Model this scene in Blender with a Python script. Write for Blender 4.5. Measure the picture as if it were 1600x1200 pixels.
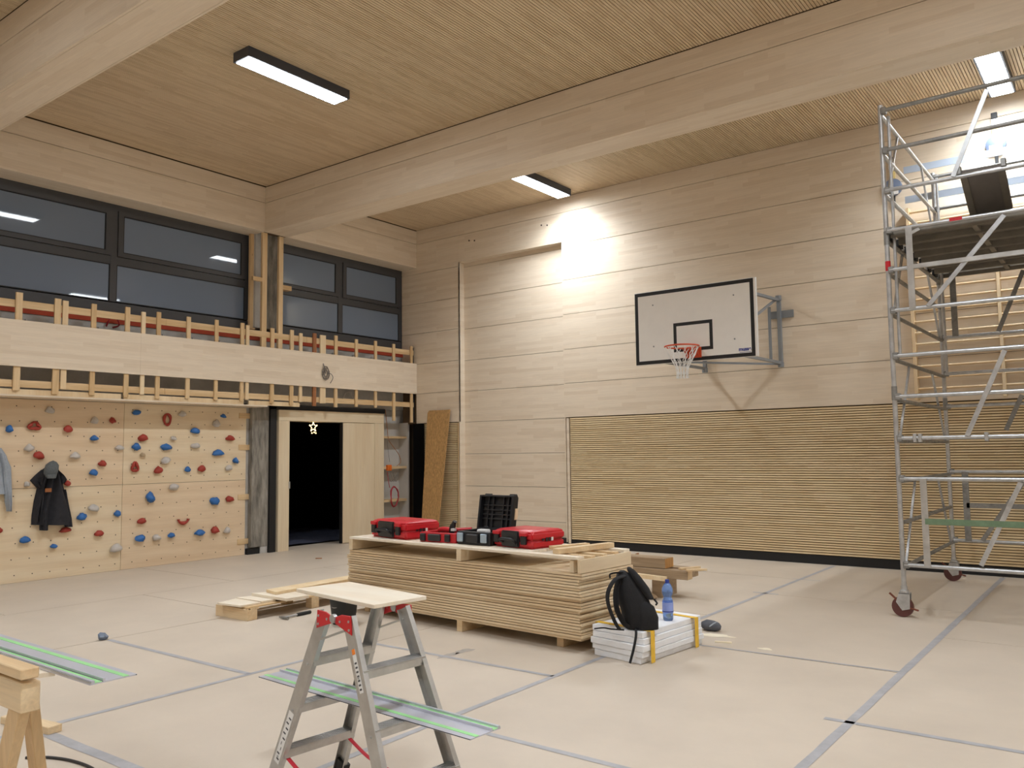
import bpy, bmesh, math, random
from mathutils import Vector, Matrix, noise
random.seed(7)
for o in list(bpy.data.objects): bpy.data.objects.remove(o)
scene = bpy.context.scene
COL = scene.collection

# ------------------------------------------------------------------ camera
EYE = 1.665
FPX = 1300.2
def cam_rot(a, b, c):
    ca, sa, cb, sb, cc, sc = math.cos(a), math.sin(a), math.cos(b), math.sin(b), math.cos(c), math.sin(c)
    f = Vector((-sa*cb, ca*cb, sb)); r = Vector((ca, sa, 0)); u = r.cross(f)
    r2 = cc*r + sc*u; u2 = -sc*r + cc*u
    return Matrix((r2, u2, -f)).transposed()
RM = cam_rot(.6474, .0820, -.0126)
CAMP = Vector((0, 0, EYE))
cd = bpy.data.cameras.new('camera'); cam = bpy.data.objects.new('camera', cd); COL.objects.link(cam)
cd.sensor_width = 36.0; cd.lens = FPX/1600*36.0; cd.clip_start = .05; cd.clip_end = 200
cam.matrix_world = Matrix.Translation(CAMP) @ RM.to_4x4()
scene.camera = cam
def ray(u, v): return RM @ Vector((u-800, -(v-600), -FPX))
def PZ(u, v, z=0.0): r = ray(u, v); return CAMP + r*((z-CAMP.z)/r.z)
def PX(u, v, x): r = ray(u, v); return CAMP + r*((x-CAMP.x)/r.x)
def PY(u, v, y): r = ray(u, v); return CAMP + r*((y-CAMP.y)/r.y)

# ------------------------------------------------------------------ world, exposure (night outside; the room's own lamps light it)
w = bpy.data.worlds.new('night'); scene.world = w; w.use_nodes = True
w.node_tree.nodes['Background'].inputs[0].default_value = (.010, .014, .024, 1)
w.node_tree.nodes['Background'].inputs[1].default_value = 1.0
LAMP = 9.0; LAMP_WATT = 22.0
vs = scene.view_settings
vs.view_transform = 'Standard'; vs.look = 'None'; vs.exposure = 1.84; vs.gamma = 1.0; vs.use_curve_mapping = False

# ------------------------------------------------------------------ materials
def srgb(r, g, b):
    def f(c):
        c /= 255.0
        return c/12.92 if c <= .04045 else ((c+.055)/1.055)**2.4
    return (f(r), f(g), f(b), 1)
def nodes(name):
    m = bpy.data.materials.new(name); m.use_nodes = True
    nt = m.node_tree; p = nt.nodes['Principled BSDF']
    return m, nt, p
def mk(name, col, rough=.55, metal=0.0, var=.12, scale=6.0, stretch=(1, 1, 1), bump=0.0, bscale=60, spec=.5, coord='Position', detail=5, rvar=0.0):
    m, nt, p = nodes(name); N = nt.nodes; L = nt.links
    p.inputs['Roughness'].default_value = rough; p.inputs['Metallic'].default_value = metal
    p.inputs['Specular IOR Level'].default_value = spec
    if coord == 'Position': src = N.new('ShaderNodeNewGeometry').outputs['Position']
    else: src = N.new('ShaderNodeTexCoord').outputs['Object']
    mp = N.new('ShaderNodeMapping'); mp.inputs['Scale'].default_value = stretch; L.new(src, mp.inputs['Vector'])
    nz = N.new('ShaderNodeTexNoise'); nz.inputs['Scale'].default_value = scale; nz.inputs['Detail'].default_value = detail
    nz.inputs['Roughness'].default_value = .62
    L.new(mp.outputs[0], nz.inputs['Vector'])
    cr = N.new('ShaderNodeValToRGB'); cr.color_ramp.elements[0].position = .3; cr.color_ramp.elements[1].position = .72
    a = [max(0, c*(1-var)) for c in col[:3]]; b = [min(1, c*(1+var)) for c in col[:3]]
    cr.color_ramp.elements[0].color = (*a, 1); cr.color_ramp.elements[1].color = (*b, 1)
    L.new(nz.outputs['Fac'], cr.inputs[0]); L.new(cr.outputs[0], p.inputs['Base Color'])
    if rvar:
        mr = N.new('ShaderNodeMapRange'); mr.inputs[3].default_value = max(0, rough-rvar); mr.inputs[4].default_value = min(1, rough+rvar)
        L.new(nz.outputs['Fac'], mr.inputs[0]); L.new(mr.outputs[0], p.inputs['Roughness'])
    if bump:
        n2 = N.new('ShaderNodeTexNoise'); n2.inputs['Scale'].default_value = bscale; n2.inputs['Detail'].default_value = 4
        L.new(mp.outputs[0], n2.inputs['Vector'])
        bp = N.new('ShaderNodeBump'); bp.inputs['Strength'].default_value = bump; bp.inputs['Distance'].default_value = .01
        L.new(n2.outputs['Fac'], bp.inputs['Height']); L.new(bp.outputs[0], p.inputs['Normal'])
    return m
def wood(name, c1, c2, along='x', across='z', bw=.55, bh=.06, grain=.10, rough=.5, blocks=True, knots=0.0, coord='Position', spec=.35):
    """finger-jointed or plain timber: grain runs along one axis, staves stacked across the other"""
    m, nt, p = nodes(name); N = nt.nodes; L = nt.links
    p.inputs['Roughness'].default_value = rough; p.inputs['Specular IOR Level'].default_value = spec
    src = N.new('ShaderNodeNewGeometry').outputs['Position'] if coord == 'Position' else N.new('ShaderNodeTexCoord').outputs['Object']
    sp = N.new('ShaderNodeSeparateXYZ'); L.new(src, sp.inputs[0])
    ix = {'x': 0, 'y': 1, 'z': 2}; third = [k for k in 'xyz' if k not in (along, across)][0]
    cb = N.new('ShaderNodeCombineXYZ')
    L.new(sp.outputs[ix[along]], cb.inputs[0]); L.new(sp.outputs[ix[across]], cb.inputs[1]); L.new(sp.outputs[ix[third]], cb.inputs[2])
    if blocks:
        br = N.new('ShaderNodeTexBrick'); br.inputs['Scale'].default_value = 1.0
        br.inputs['Mortar Size'].default_value = 0.0; br.inputs['Brick Width'].default_value = bw; br.inputs['Row Height'].default_value = bh
        br.inputs['Bias'].default_value = -.25; br.offset = .37; br.offset_frequency = 3; br.squash = 1.25; br.squash_frequency = 2
        br.inputs['Color1'].default_value = c1; br.inputs['Color2'].default_value = c2; br.inputs['Mortar'].default_value = c2
        L.new(cb.outputs[0], br.inputs['Vector']); base = br.outputs['Color']
    else:
        nb = N.new('ShaderNodeTexNoise'); nb.inputs['Scale'].default_value = 1.6; nb.inputs['Detail'].default_value = 3
        mb = N.new('ShaderNodeMapping'); mb.inputs['Scale'].default_value = (.35, 4, 4); L.new(cb.outputs[0], mb.inputs[0]); L.new(mb.outputs[0], nb.inputs['Vector'])
        cr = N.new('ShaderNodeValToRGB'); cr.color_ramp.elements[0].color = c2; cr.color_ramp.elements[1].color = c1
        cr.color_ramp.elements[0].position = .35; cr.color_ramp.elements[1].position = .65
        L.new(nb.outputs['Fac'], cr.inputs[0]); base = cr.outputs[0]
    mg = N.new('ShaderNodeMapping'); mg.inputs['Scale'].default_value = (2.2, 34, 34); L.new(cb.outputs[0], mg.inputs[0])
    ng = N.new('ShaderNodeTexNoise'); ng.inputs['Scale'].default_value = 1.5; ng.inputs['Detail'].default_value = 6; ng.inputs['Distortion'].default_value = .6
    L.new(mg.outputs[0], ng.inputs['Vector'])
    mr = N.new('ShaderNodeMapRange'); mr.inputs[1].default_value = .25; mr.inputs[2].default_value = .75
    mr.inputs[3].default_value = 1-grain; mr.inputs[4].default_value = 1+grain*.6
    L.new(ng.outputs['Fac'], mr.inputs[0])
    mx = N.new('ShaderNodeVectorMath'); mx.operation = 'SCALE'; L.new(base, mx.inputs[0]); L.new(mr.outputs[0], mx.inputs['Scale'])
    out = mx.outputs[0]
    if knots:
        vo = N.new('ShaderNodeTexVoronoi'); vo.inputs['Scale'].default_value = 3.2
        mk_ = N.new('ShaderNodeMapping'); mk_.inputs['Scale'].default_value = (1, 2.2, 2.2); L.new(cb.outputs[0], mk_.inputs[0]); L.new(mk_.outputs[0], vo.inputs['Vector'])
        kr = N.new('ShaderNodeMapRange'); kr.inputs[1].default_value = .03; kr.inputs[2].default_value = .09; kr.inputs[3].default_value = 1-knots; kr.inputs[4].default_value = 1
        L.new(vo.outputs['Distance'], kr.inputs[0])
        m2 = N.new('ShaderNodeVectorMath'); m2.operation = 'SCALE'; L.new(out, m2.inputs[0]); L.new(kr.outputs[0], m2.inputs['Scale']); out = m2.outputs[0]
    L.new(out, p.inputs['Base Color'])
    return m
def emit(name, col, s):
    m, nt, p = nodes(name)
    p.inputs['Base Color'].default_value = (.8, .8, .8, 1)
    p.inputs['Emission Color'].default_value = col; p.inputs['Emission Strength'].default_value = s
    return m
W1, W2 = srgb(231, 216, 195), srgb(220, 202, 178)
Y1, Y2 = srgb(236, 214, 173), srgb(219, 192, 147)
M = {}
M['panel_x'] = wood('panel_wood_x', W1, W2, 'x', 'z', .75, .062, .07)
M['panel_y'] = wood('panel_wood_y', W1, W2, 'y', 'z', .75, .062, .07)
M['soffit_x'] = wood('soffit_wood_x', W1, W2, 'x', 'y', .75, .062, .07)
M['soffit_y'] = wood('soffit_wood_y', W1, W2, 'y', 'x', .75, .062, .07)
M['slat_x'] = wood('slat_wood_x', Y1, Y2, 'x', 'z', .62, .0355, .10)
M['slat_y'] = wood('slat_wood_y', srgb(220, 199, 168), srgb(202, 177, 143), 'y', 'x', .62, .036, .10)
M['slat_back'] = mk('slat_backing', srgb(138, 108, 72), .8)
M['gap'] = mk('joint_dark', srgb(96, 76, 54), .9)
M['ply'] = wood('birch_plywood', srgb(232, 214, 184), srgb(223, 200, 166), 'y', 'z', blocks=False, grain=.05)
M['ply_pink'] = wood('birch_plywood_warm', srgb(229, 207, 177), srgb(219, 193, 160), 'y', 'z', blocks=False, grain=.05)
M['ply_flat'] = wood('pale_plywood_top', srgb(240, 230, 212), srgb(234, 218, 194), 'x', 'y', blocks=False, grain=.05)
M['door'] = wood('door_veneer', srgb(226, 210, 181), srgb(219, 199, 167), 'z', 'y', blocks=False, grain=.05)
M['sheet'] = wood('sheet_edge', srgb(228, 207, 173), srgb(216, 190, 152), 'x', 'y', blocks=False, grain=.08)
M['pine_z'] = wood('pine_z', srgb(226, 198, 156), srgb(208, 174, 128), 'z', 'y', blocks=False, grain=.13, knots=.3)
M['pine_y'] = wood('pine_y', srgb(226, 198, 156), srgb(208, 174, 128), 'y', 'z', blocks=False, grain=.13, knots=.3)
M['pine_x'] = wood('pine_x', srgb(232, 209, 172), srgb(219, 188, 146), 'x', 'z', blocks=False, grain=.12, knots=.25)
M['pine_pale'] = wood('pine_pale', srgb(236, 214, 178), srgb(226, 198, 156), 'z', 'y', blocks=False, grain=.07)
M['pine_brown'] = wood('pine_brown', srgb(178, 122, 80), srgb(150, 96, 60), 'z', 'y', blocks=False, grain=.15)
M['old_timber'] = wood('weathered_timber', srgb(186, 164, 136), srgb(152, 128, 100), 'x', 'z', blocks=False, grain=.25)
M['timber_end'] = wood('sawn_timber_end', srgb(205, 158, 100), srgb(176, 126, 74), 'z', 'y', blocks=False, grain=.2)
M['osb'] = mk('osb', srgb(184, 144, 92), .7, var=.38, scale=16, stretch=(3.2, 3, 1), detail=7)
M['concrete'] = mk('raw_concrete', srgb(188, 186, 182), .85, var=.16, scale=3, bump=.3, bscale=30)
M['concrete_dark'] = mk('rough_concrete', srgb(136, 131, 122), .9, var=.55, scale=4, stretch=(3, 3, .6), bump=.6, bscale=25)
M['plaster'] = mk('grey_plaster', srgb(198, 194, 188), .85, var=.06, scale=3)
M['red_felt'] = mk('red_membrane', srgb(176, 70, 44), .8)
M['black'] = mk('black_matt', srgb(22, 22, 24), .6)
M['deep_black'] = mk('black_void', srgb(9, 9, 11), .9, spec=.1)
M['tarp'] = mk('dark_tarpaulin', srgb(92, 96, 116), .5, var=.4, scale=5, bump=.6, bscale=5)
M['frame'] = mk('anthracite_frame', srgb(66, 67, 71), .45, var=.05)
M['gasket'] = mk('black_gasket', srgb(16, 16, 18), .6)
M['floor'] = mk('chipboard_floor', srgb(204, 191, 175), .5, var=.07, scale=1.3, detail=8, bump=.05, bscale=90, rvar=.08)
M['tape'] = mk('grey_tape', srgb(170, 170, 174), .5, var=.14, scale=8)
M['joint'] = mk('floor_joint', srgb(72, 62, 54), .9)
M['alu'] = mk('aluminium', (.54, .54, .53, 1), .40, .85, var=.14, scale=9, rvar=.12)
M['galv'] = mk('galvanised_steel', (.52, .53, .54, 1), .42, .8, var=.18, scale=12, rvar=.1)
M['galv_dark'] = mk('worn_steel', (.30, .30, .29, 1), .5, .75, var=.25, scale=14)
M['green_steel'] = mk('green_painted_steel', srgb(110, 134, 106), .55, .1, var=.2, scale=14)
M['toe'] = mk('lamplit_rail', srgb(178, 190, 206), .4, .3, var=.06)  # pale bluish colour stands for lamp light falling on the metal rails
M['deck'] = mk('deck_underside', srgb(124, 117, 106), .6, .2, var=.2, scale=5)
M['deck_dark'] = mk('phenolic_board', srgb(112, 106, 101), .7, var=.1)
M['grey_steel'] = mk('grey_painted_steel', srgb(138, 142, 146), .5, .2, var=.07)
M['red'] = mk('red_plastic', srgb(196, 34, 44), .38, var=.07)
M['red_metal'] = mk('red_painted_metal', srgb(196, 28, 36), .35, var=.08)
M['orange'] = mk('rim_orange', srgb(214, 84, 46), .4, var=.05)
M['orange_box'] = mk('orange_plastic', srgb(230, 116, 38), .5)
M['white'] = mk('white_paint', srgb(226, 225, 222), .4, var=.02)
M['board_white'] = mk('backboard_white', srgb(242, 240, 236), .45, var=.02)
M['line_black'] = mk('line_black', srgb(26, 26, 28), .45)
M['blue_print'] = mk('blue_print', srgb(42, 58, 150), .5)
M['rope'] = mk('white_net', srgb(236, 236, 234), .8)
M['cable'] = mk('dark_cable', srgb(46, 44, 44), .5)
M['grey_cable'] = mk('grey_cable', srgb(118, 112, 108), .5)
M['red_cable'] = mk('red_cable', srgb(160, 38, 50), .5)
M['wheel'] = mk('brown_wheel', srgb(92, 52, 48), .5)
M['pedal'] = mk('rust_pedal', srgb(120, 62, 46), .55)
M['case_black'] = mk('black_case_plastic', srgb(30, 31, 34), .45, var=.1)
M['case_dark'] = mk('dark_grey_plastic', srgb(44, 44, 46), .4)
M['metal_clip'] = mk('metal_clip', srgb(176, 196, 214), .3, .6)
M['fabric_black'] = mk('black_fabric', srgb(25, 25, 28), .85, var=.2, scale=30, bump=.2, bscale=200)
M['coat'] = mk('dark_navy_cloth', srgb(36, 36, 42), .85, var=.25, scale=20, bump=.2, bscale=160)
M['coat_label'] = mk('brown_leather', srgb(150, 92, 50), .6)
M['wool'] = mk('grey_wool', srgb(96, 100, 102), .95, var=.2, scale=60, bump=.4, bscale=220)
M['hoodie'] = mk('light_grey_fleece', srgb(160, 168, 178), .9, var=.08, scale=30, bump=.2, bscale=200)
M['hold_red'] = mk('hold_red', srgb(160, 54, 40), .55, var=.12, scale=20)
M['hold_blue'] = mk('hold_blue', srgb(44, 104, 172), .5, var=.12, scale=20)
M['hold_grey'] = mk('hold_grey', srgb(196, 190, 184), .6, var=.1, scale=20)
M['hold_beige'] = mk('hold_beige', srgb(188, 166, 134), .6, var=.1, scale=20)
M['hole'] = mk('bolt_hole', srgb(70, 56, 44), .8)
M['foam'] = mk('white_polystyrene', srgb(240, 241, 244), .8, var=.03, scale=10, bump=.4, bscale=120)
M['foam_print'] = mk('grey_smudge', srgb(160, 162, 168), .8, var=.2)
M['yellow'] = mk('yellow_tape', srgb(236, 190, 56), .45, var=.14, scale=20)
M['rail_alu'] = mk('anodised_rail', srgb(196, 197, 208), .35, .25, var=.06)
M['rail_green'] = mk('green_glide_strip', srgb(158, 222, 152), .4)
M['rubber'] = mk('black_rubber', srgb(30, 32, 32), .6)
M['paper'] = mk('white_label', srgb(228, 228, 226), .6, var=.02)
M['paper_print'] = mk('label_print', srgb(84, 84, 88), .7)
M['warn'] = mk('orange_warning', srgb(226, 128, 44), .6)
M['web'] = mk('red_webbing', srgb(196, 40, 56), .7)
M['grey_shoe'] = mk('dark_grey_fabric', srgb(88, 90, 98), .8, var=.2, scale=30)
M['bag_blue'] = mk('blue_grey_plastic', srgb(108, 120, 138), .45, var=.2)
M['fit_body'] = mk('slate_plastic', srgb(112, 126, 152), .45)
M['fit_yellow'] = mk('cream_strap', srgb(226, 204, 136), .6)
M['shaving'] = mk('wood_shaving', srgb(240, 226, 196), .8)
M['light_frame'] = mk('lamp_housing', srgb(70, 74, 84), .45, .1, var=.04)
M['lamp'] = emit('lamp_diffuser', (.89, .948, 1.0, 1), LAMP)
M['star'] = emit('star_bulbs', (1.0, .66, .26, 1), 2.2)
M['night_pane'] = emit('night_pane', (.02, .04, .22, 1), .05); M['night_pane'].node_tree.nodes['Principled BSDF'].inputs['Base Color'].default_value = (.005, .005, .012, 1)
def frosted():
    m, nt, p = nodes('frosted_night_glass'); N = nt.nodes; L = nt.links
    p.inputs['Base Color'].default_value = srgb(116, 130, 150); p.inputs['Roughness'].default_value = .03
    p.inputs['Specular IOR Level'].default_value = .55
    return m
M['glass'] = frosted()
def bottle_mat():
    m, nt, p = nodes('blue_pet')
    p.inputs['Base Color'].default_value = srgb(138, 176, 240); p.inputs['Roughness'].default_value = .08
    p.inputs['Transmission Weight'].default_value = .75; p.inputs['IOR'].default_value = 1.35
    return m
M['pet'] = bottle_mat()
M['bottle_label'] = mk('bottle_label', srgb(146, 164, 226), .5, var=.06, scale=40)
M['cap_blue'] = mk('blue_cap', srgb(34, 54, 140), .4)

# ------------------------------------------------------------------ geometry helpers (all in world coordinates)
ZAX = Vector((0, 0, 1))
class B:
    def __init__(s): s.v = []; s.f = []
    def add(s, vs_, fs):
        n = len(s.v); s.v += [Vector(p) for p in vs_]; s.f += [tuple(i+n for i in f) for f in fs]; return s
    def box(s, x0, x1, y0, y1, z0, z1):
        return s.add([(x0, y0, z0), (x1, y0, z0), (x1, y1, z0), (x0, y1, z0), (x0, y0, z1), (x1, y0, z1), (x1, y1, z1), (x0, y1, z1)],
                     [(0, 3, 2, 1), (4, 5, 6, 7), (0, 1, 5, 4), (1, 2, 6, 5), (2, 3, 7, 6), (3, 0, 4, 7)])
    def obox(s, c, ax, ay, az, hx, hy, hz):
        c = Vector(c); ax = Vector(ax).normalized()*hx; ay = Vector(ay).normalized()*hy; az = Vector(az).normalized()*hz
        pts = [c+ax*i+ay*j+az*k for k in (-1, 1) for i, j in ((-1, -1), (1, -1), (1, 1), (-1, 1))]
        return s.add(pts, [(0, 3, 2, 1), (4, 5, 6, 7), (0, 1, 5, 4), (1, 2, 6, 5), (2, 3, 7, 6), (3, 0, 4, 7)])
    def bar(s, p, q, w_, h_, up=ZAX):
        p = Vector(p); q = Vector(q); d = (q-p).normalized(); up = Vector(up)
        if abs(d.dot(up.normalized())) > .98: up = Vector((1, 0, 0))
        side = d.cross(up).normalized(); u = side.cross(d).normalized()
        return s.obox((p+q)/2, d, side, u, (q-p).length/2, w_/2, h_/2)
    def prism(s, pts, vec):
        pts = [Vector(p) for p in pts]; vec = Vector(vec); n = len(pts)
        return s.add(pts+[p+vec for p in pts], [tuple(reversed(range(n))), tuple(range(n, 2*n))]+[(i, (i+1) % n, n+(i+1) % n, n+i) for i in range(n)])
    def tube(s, pts, r, n=8, closed=False, flat=None):
        pts = [Vector(p) for p in pts]; k = len(pts); rs = r if isinstance(r, (list, tuple)) else [r]*k
        rings = []; prev = None
        for i in range(k):
            a = pts[(i-1) % k] if (closed or i > 0) else pts[i]; b = pts[(i+1) % k] if (closed or i < k-1) else pts[i]
            d = (b-a).normalized() if (b-a).length > 1e-9 else Vector((0, 0, 1))
            if prev is None:
                ref = Vector((0, 0, 1)) if abs(d.z) < .9 else Vector((1, 0, 0))
                x = ref.cross(d).normalized()
            else:
                x = (prev-d*prev.dot(d)); x = x.normalized() if x.length > 1e-6 else Vector((1, 0, 0))
            prev = x; y = d.cross(x)
            fy = flat if flat else 1.0
            rings.append([pts[i]+(x*math.cos(t*2*math.pi/n)+y*math.sin(t*2*math.pi/n)*fy)*rs[i] for t in range(n)])
        vs_ = [p for rg in rings for p in rg]; fs = []
        for i in range(k if closed else k-1):
            j = (i+1) % k
            for t in range(n): fs.append((i*n+t, i*n+(t+1) % n, j*n+(t+1) % n, j*n+t))
        if not closed: fs.append(tuple(reversed(range(n)))); fs.append(tuple((k-1)*n+t for t in range(n)))
        return s.add(vs_, fs)
    def lathe(s, prof, c, n=20, axis=ZAX):
        c = Vector(c); axis = Vector(axis).normalized()
        ref = Vector((1, 0, 0)) if abs(axis.x) < .9 else Vector((0, 1, 0))
        x = (ref-axis*ref.dot(axis)).normalized(); y = axis.cross(x); k = len(prof)
        vs_ = [c+axis*h+(x*math.cos(t*2*math.pi/n)+y*math.sin(t*2*math.pi/n))*r for r, h in prof for t in range(n)]
        fs = [(i*n+t, i*n+(t+1) % n, (i+1)*n+(t+1) % n, (i+1)*n+t) for i in range(k-1) for t in range(n)]
        fs.append(tuple(reversed(range(n)))); fs.append(tuple((k-1)*n+t for t in range(n)))
        return s.add(vs_, fs)
    def loft(s, rings, cap=True):
        n = len(rings[0]); vs_ = [p for r in rings for p in r]
        fs = [(i*n+t, i*n+(t+1) % n, (i+1)*n+(t+1) % n, (i+1)*n+t) for i in range(len(rings)-1) for t in range(n)]
        if cap: fs.append(tuple(reversed(range(n)))); fs.append(tuple((len(rings)-1)*n+t for t in range(n)))
        return s.add(vs_, fs)
    def build(s, name, mat, parent=None, bevel=0, smooth=None, origin=None, seg=1):
        off = parent_loc(parent) if parent else (Vector(origin) if origin is not None else Vector((0, 0, 0)))
        me = bpy.data.meshes.new(name)
        me.from_pydata([tuple(p-off) for p in s.v], [], s.f); me.update()
        if bevel or smooth is not None:
            bm = bmesh.new(); bm.from_mesh(me); bmesh.ops.recalc_face_normals(bm, faces=bm.faces)
            if bevel: bmesh.ops.bevel(bm, geom=[e for e in bm.edges if len(e.link_faces) == 2 and e.calc_face_angle(0) > .5], offset=bevel, segments=seg, affect='EDGES', clamp_overlap=True)
            bm.to_mesh(me); bm.free()
        if smooth is not None:
            me.polygons.foreach_set('use_smooth', [True]*len(me.polygons)); me.set_sharp_from_angle(angle=math.radians(smooth))
        me.materials.append(M[mat] if isinstance(mat, str) else mat)
        o = bpy.data.objects.new(name, me); COL.objects.link(o)
        if parent: o.parent = parent
        elif origin is not None: o.location = off
        return o
def parent_loc(p):
    l = Vector(p.location)
    while p.parent: p = p.parent; l += Vector(p.location)
    return l
def root(name, label, cat, loc, group=None, kind=None):
    o = bpy.data.objects.new(name, None); COL.objects.link(o); o.location = loc; o.empty_display_size = .1
    if label: o['label'] = label; o['category'] = cat
    if group: o['group'] = group
    if kind: o['kind'] = kind
    return o
def tag(o, label, cat, group=None):
    o['label'] = label; o['category'] = cat
    if group: o['group'] = group
    return o
def struct(o, label=None):
    o['kind'] = 'structure'
    if label: o['label'] = label
    return o
def stuff(o): o['kind'] = 'stuff'; return o
def ell(c, ax, ay, rx, ry, n=20, p=2.0):
    """superellipse ring"""
    c = Vector(c); out = []
    for t in range(n):
        a = 2*math.pi*t/n; ca, sa = math.cos(a), math.sin(a)
        out.append(c+Vector(ax)*rx*math.copysign(abs(ca)**(2/p), ca)+Vector(ay)*ry*math.copysign(abs(sa)**(2/p), sa))
    return out
def spline(pts, n=6):
    pts = [Vector(p) for p in pts]; out = []
    for i in range(len(pts)-1):
        p0 = pts[max(0, i-1)]; p1 = pts[i]; p2 = pts[i+1]; p3 = pts[min(len(pts)-1, i+2)]
        for k in range(n):
            t = k/n; out.append(.5*((2*p1)+(p2-p0)*t+(2*p0-5*p1+4*p2-p3)*t*t+(3*p1-p0-3*p2+p3)*t**3))
    out.append(pts[-1]); return out

# ------------------------------------------------------------------ key planes of the hall (metres)
YW = 12.38      # finished face of the basketball wall
XF = -11.80     # finished face of the frieze and fascia on the window wall
XC = -12.20     # face of the climbing panels
XD = -12.05     # face of the door surround
XWIN = -12.23   # window plane
ZC = 6.28; ZB = 5.49     # ceiling, underside of beams
XR, YB = 9.5, -8.0       # far side wall and rear wall, out of view
JZ = [.08, .401, 1.025, 1.648, 2.272, 2.88, 3.49, 4.12, 4.745, 5.37, 5.993, ZC]

# ------------------------------------------------------------------ floor
fl = struct(B().box(-15.6, XR+.2, YB-.2, 12.95, -.2, -.02).build('floor', 'joint'), 'pale chipboard floor with grey taped joints')
fx = [-12.55, -9.80, -7.70, -5.56, -3.605, -1.53, .50, 2.56, 4.62, 6.68, 9.6]
offs = [.0+6.74, 5.47, 3.97, 5.23, 3.96, 5.40, 3.96, 5.23, 3.96, 5.23]
shared = {}
for i in range(len(fx)-1):
    x0, x1 = fx[i], fx[i+1]; y = offs[i]
    while y > YB: y -= 2.8
    ys = [YB-.1]
    y += 2.8
    while y < 12.9: ys.append(y); y += 2.8
    ys.append(12.9)
    for a, b in zip(ys[:-1], ys[1:]):
        key = (round(x1-x0, 3), round(b-a, 3)); c = Vector(((x0+x1)/2, (a+b)/2, 0))
        if key in shared:
            o = bpy.data.objects.new('floor_board', shared[key]); COL.objects.link(o)
        else:
            g = .0045
            o = B().box(-(x1-x0)/2+g, (x1-x0)/2-g, -(b-a)/2+g, (b-a)/2-g, -.022, 0).build('floor_board', 'floor'); shared[key] = o.data
        o.location = c; o.parent = fl
def strip(x0, y0, x1, y1, wd=.048):
    a = Vector((x0, y0, .0006)); b = Vector((x1, y1, .0006)); d = (b-a).normalized(); s = Vector((-d.y, d.x, 0))*wd/2
    n = max(2, int((b-a).length/.25)); top = []; bot = []
    for k in range(n+1):
        p = a.lerp(b, k/n); j = random.uniform(-.004, .004)
        top.append(p+s*(1+random.uniform(-.08, .08))+s*j*8); bot.append(p-s*(1+random.uniform(-.08, .08))+s*j*8)
    bb = B(); vs_ = top+bot; m = n+1
    bb.add([p+Vector((0, 0, .0012)) for p in vs_], [(m+k, m+k+1, k+1, k) for k in range(n)])
    bb.build('tape_strip', 'tape', fl)
strip(-1.535, -1, -1.525, 12.3, .058); strip(-3.60, 1.5, -3.61, 12.3, .05); strip(-5.57, 2.2, -5.55, 5.3, .05)
strip(-5.57, 2.43, -3.61, 2.45, .075); strip(-3.61, 3.97, -1.5, 3.95, .05); strip(-1.68, 5.385, .5, 5.42, .05)
strip(-3.61, 6.76, -1.555, 6.79, .03); strip(-7.66, 3.965, -5.57, 3.975, .05); strip(-5.57, 5.23, -3.61, 5.235, .045)
strip(-3.75, 9.58, -3.45, 9.58, .05); strip(-3.70, 10.83, -3.35, 10.83, .03); strip(-5.6, 10.84, -4.9, 10.84, .03)

# ------------------------------------------------------------------ basketball wall
wr = struct(B().box(-12.6, XR+.25, 12.70, 12.95, 0, ZC+.2).build('wall_right', 'gap'), 'pale jointed timber wall with basketball hoop')
G = .0035
def panel(x0, x1, z0, z1, y=YW, mat='panel_x', t=.024):
    B().box(x0, x1, y, y+t, z0+G, z1-G).build('wall_panel', mat, wr, bevel=.0015)
NX0, NX1, NZ, ND = -10.65, -8.20, 5.45, .155
for k in range(len(JZ)-1):
    z0, z1 = JZ[k], JZ[k+1]
    if z0 >= 2.27: panel(XF-.02 if z0 < 3.4 else -12.23, NX0, z0, z1)
    if z0 >= 2.27: panel(NX1, XR, z0, z1)
    if z1 > NZ: panel(NX0, NX1, max(z0, NZ), z1)
    if z0 < NZ: panel(NX0-.02, NX1+.02, z0, min(z1, NZ+.03), YW+ND)
B().box(-12.23, NX0-.002, YW+.024, YW+.04, 2.27, ZC).build('panel_backing', 'gap', wr)
B().box(NX1+.002, XR, YW+.024, YW+.04, 2.27, ZC).build('panel_backing', 'gap', wr)
B().box(NX0, NX1, YW+.024, YW+.04, NZ+.03, ZC).build('panel_backing', 'gap', wr)
B().box(NX0-.02, NX0, YW, YW+ND, 0.0, NZ).build('niche_reveal', 'panel_x', wr, bevel=.001)
B().box(NX1, NX1+.02, YW+.002, YW+ND, .08, NZ).build('niche_reveal', 'panel_x', wr, bevel=.001)
B().box(NX0, NX1, YW+.002, YW+ND, NZ, NZ+.02).build('niche_reveal', 'soffit_x', wr, bevel=.001)
# slatted wainscot, right of the niche and in the corner
def slats(x0, x1, z0, z1, n):
    p = (z1-z0)/n
    B().box(x0, x1, YW+.034, YW+.05, z0, z1).build('slat_backing', 'slat_back', wr)
    base = B().box(x0, x1, YW+.004, YW+.034, z0+.2*p, z0+p-.12*p).build('slat', 'slat_x', wr)
    for i in range(1, n):
        o = bpy.data.objects.new('slat', base.data); COL.objects.link(o); o.parent = wr; o.location = (0, 0, i*p)
slats(-8.085, XR, .13, 2.262, 60)
slats(XF+.02, -10.74, .13, 2.262, 60)
B().box(-8.165, -8.112, YW+.01, YW+.05, .06, 2.262).build('edge_batten', 'panel_x', wr, bevel=.002)
B().box(-10.72, -10.69, YW+.008, YW+.05, .06, 2.262).build('edge_batten', 'pine_z', wr, bevel=.002)
B().box(-8.20, -8.085, YW+.05, YW+.06, .06, 2.27).build('groove', 'gap', wr)
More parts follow.
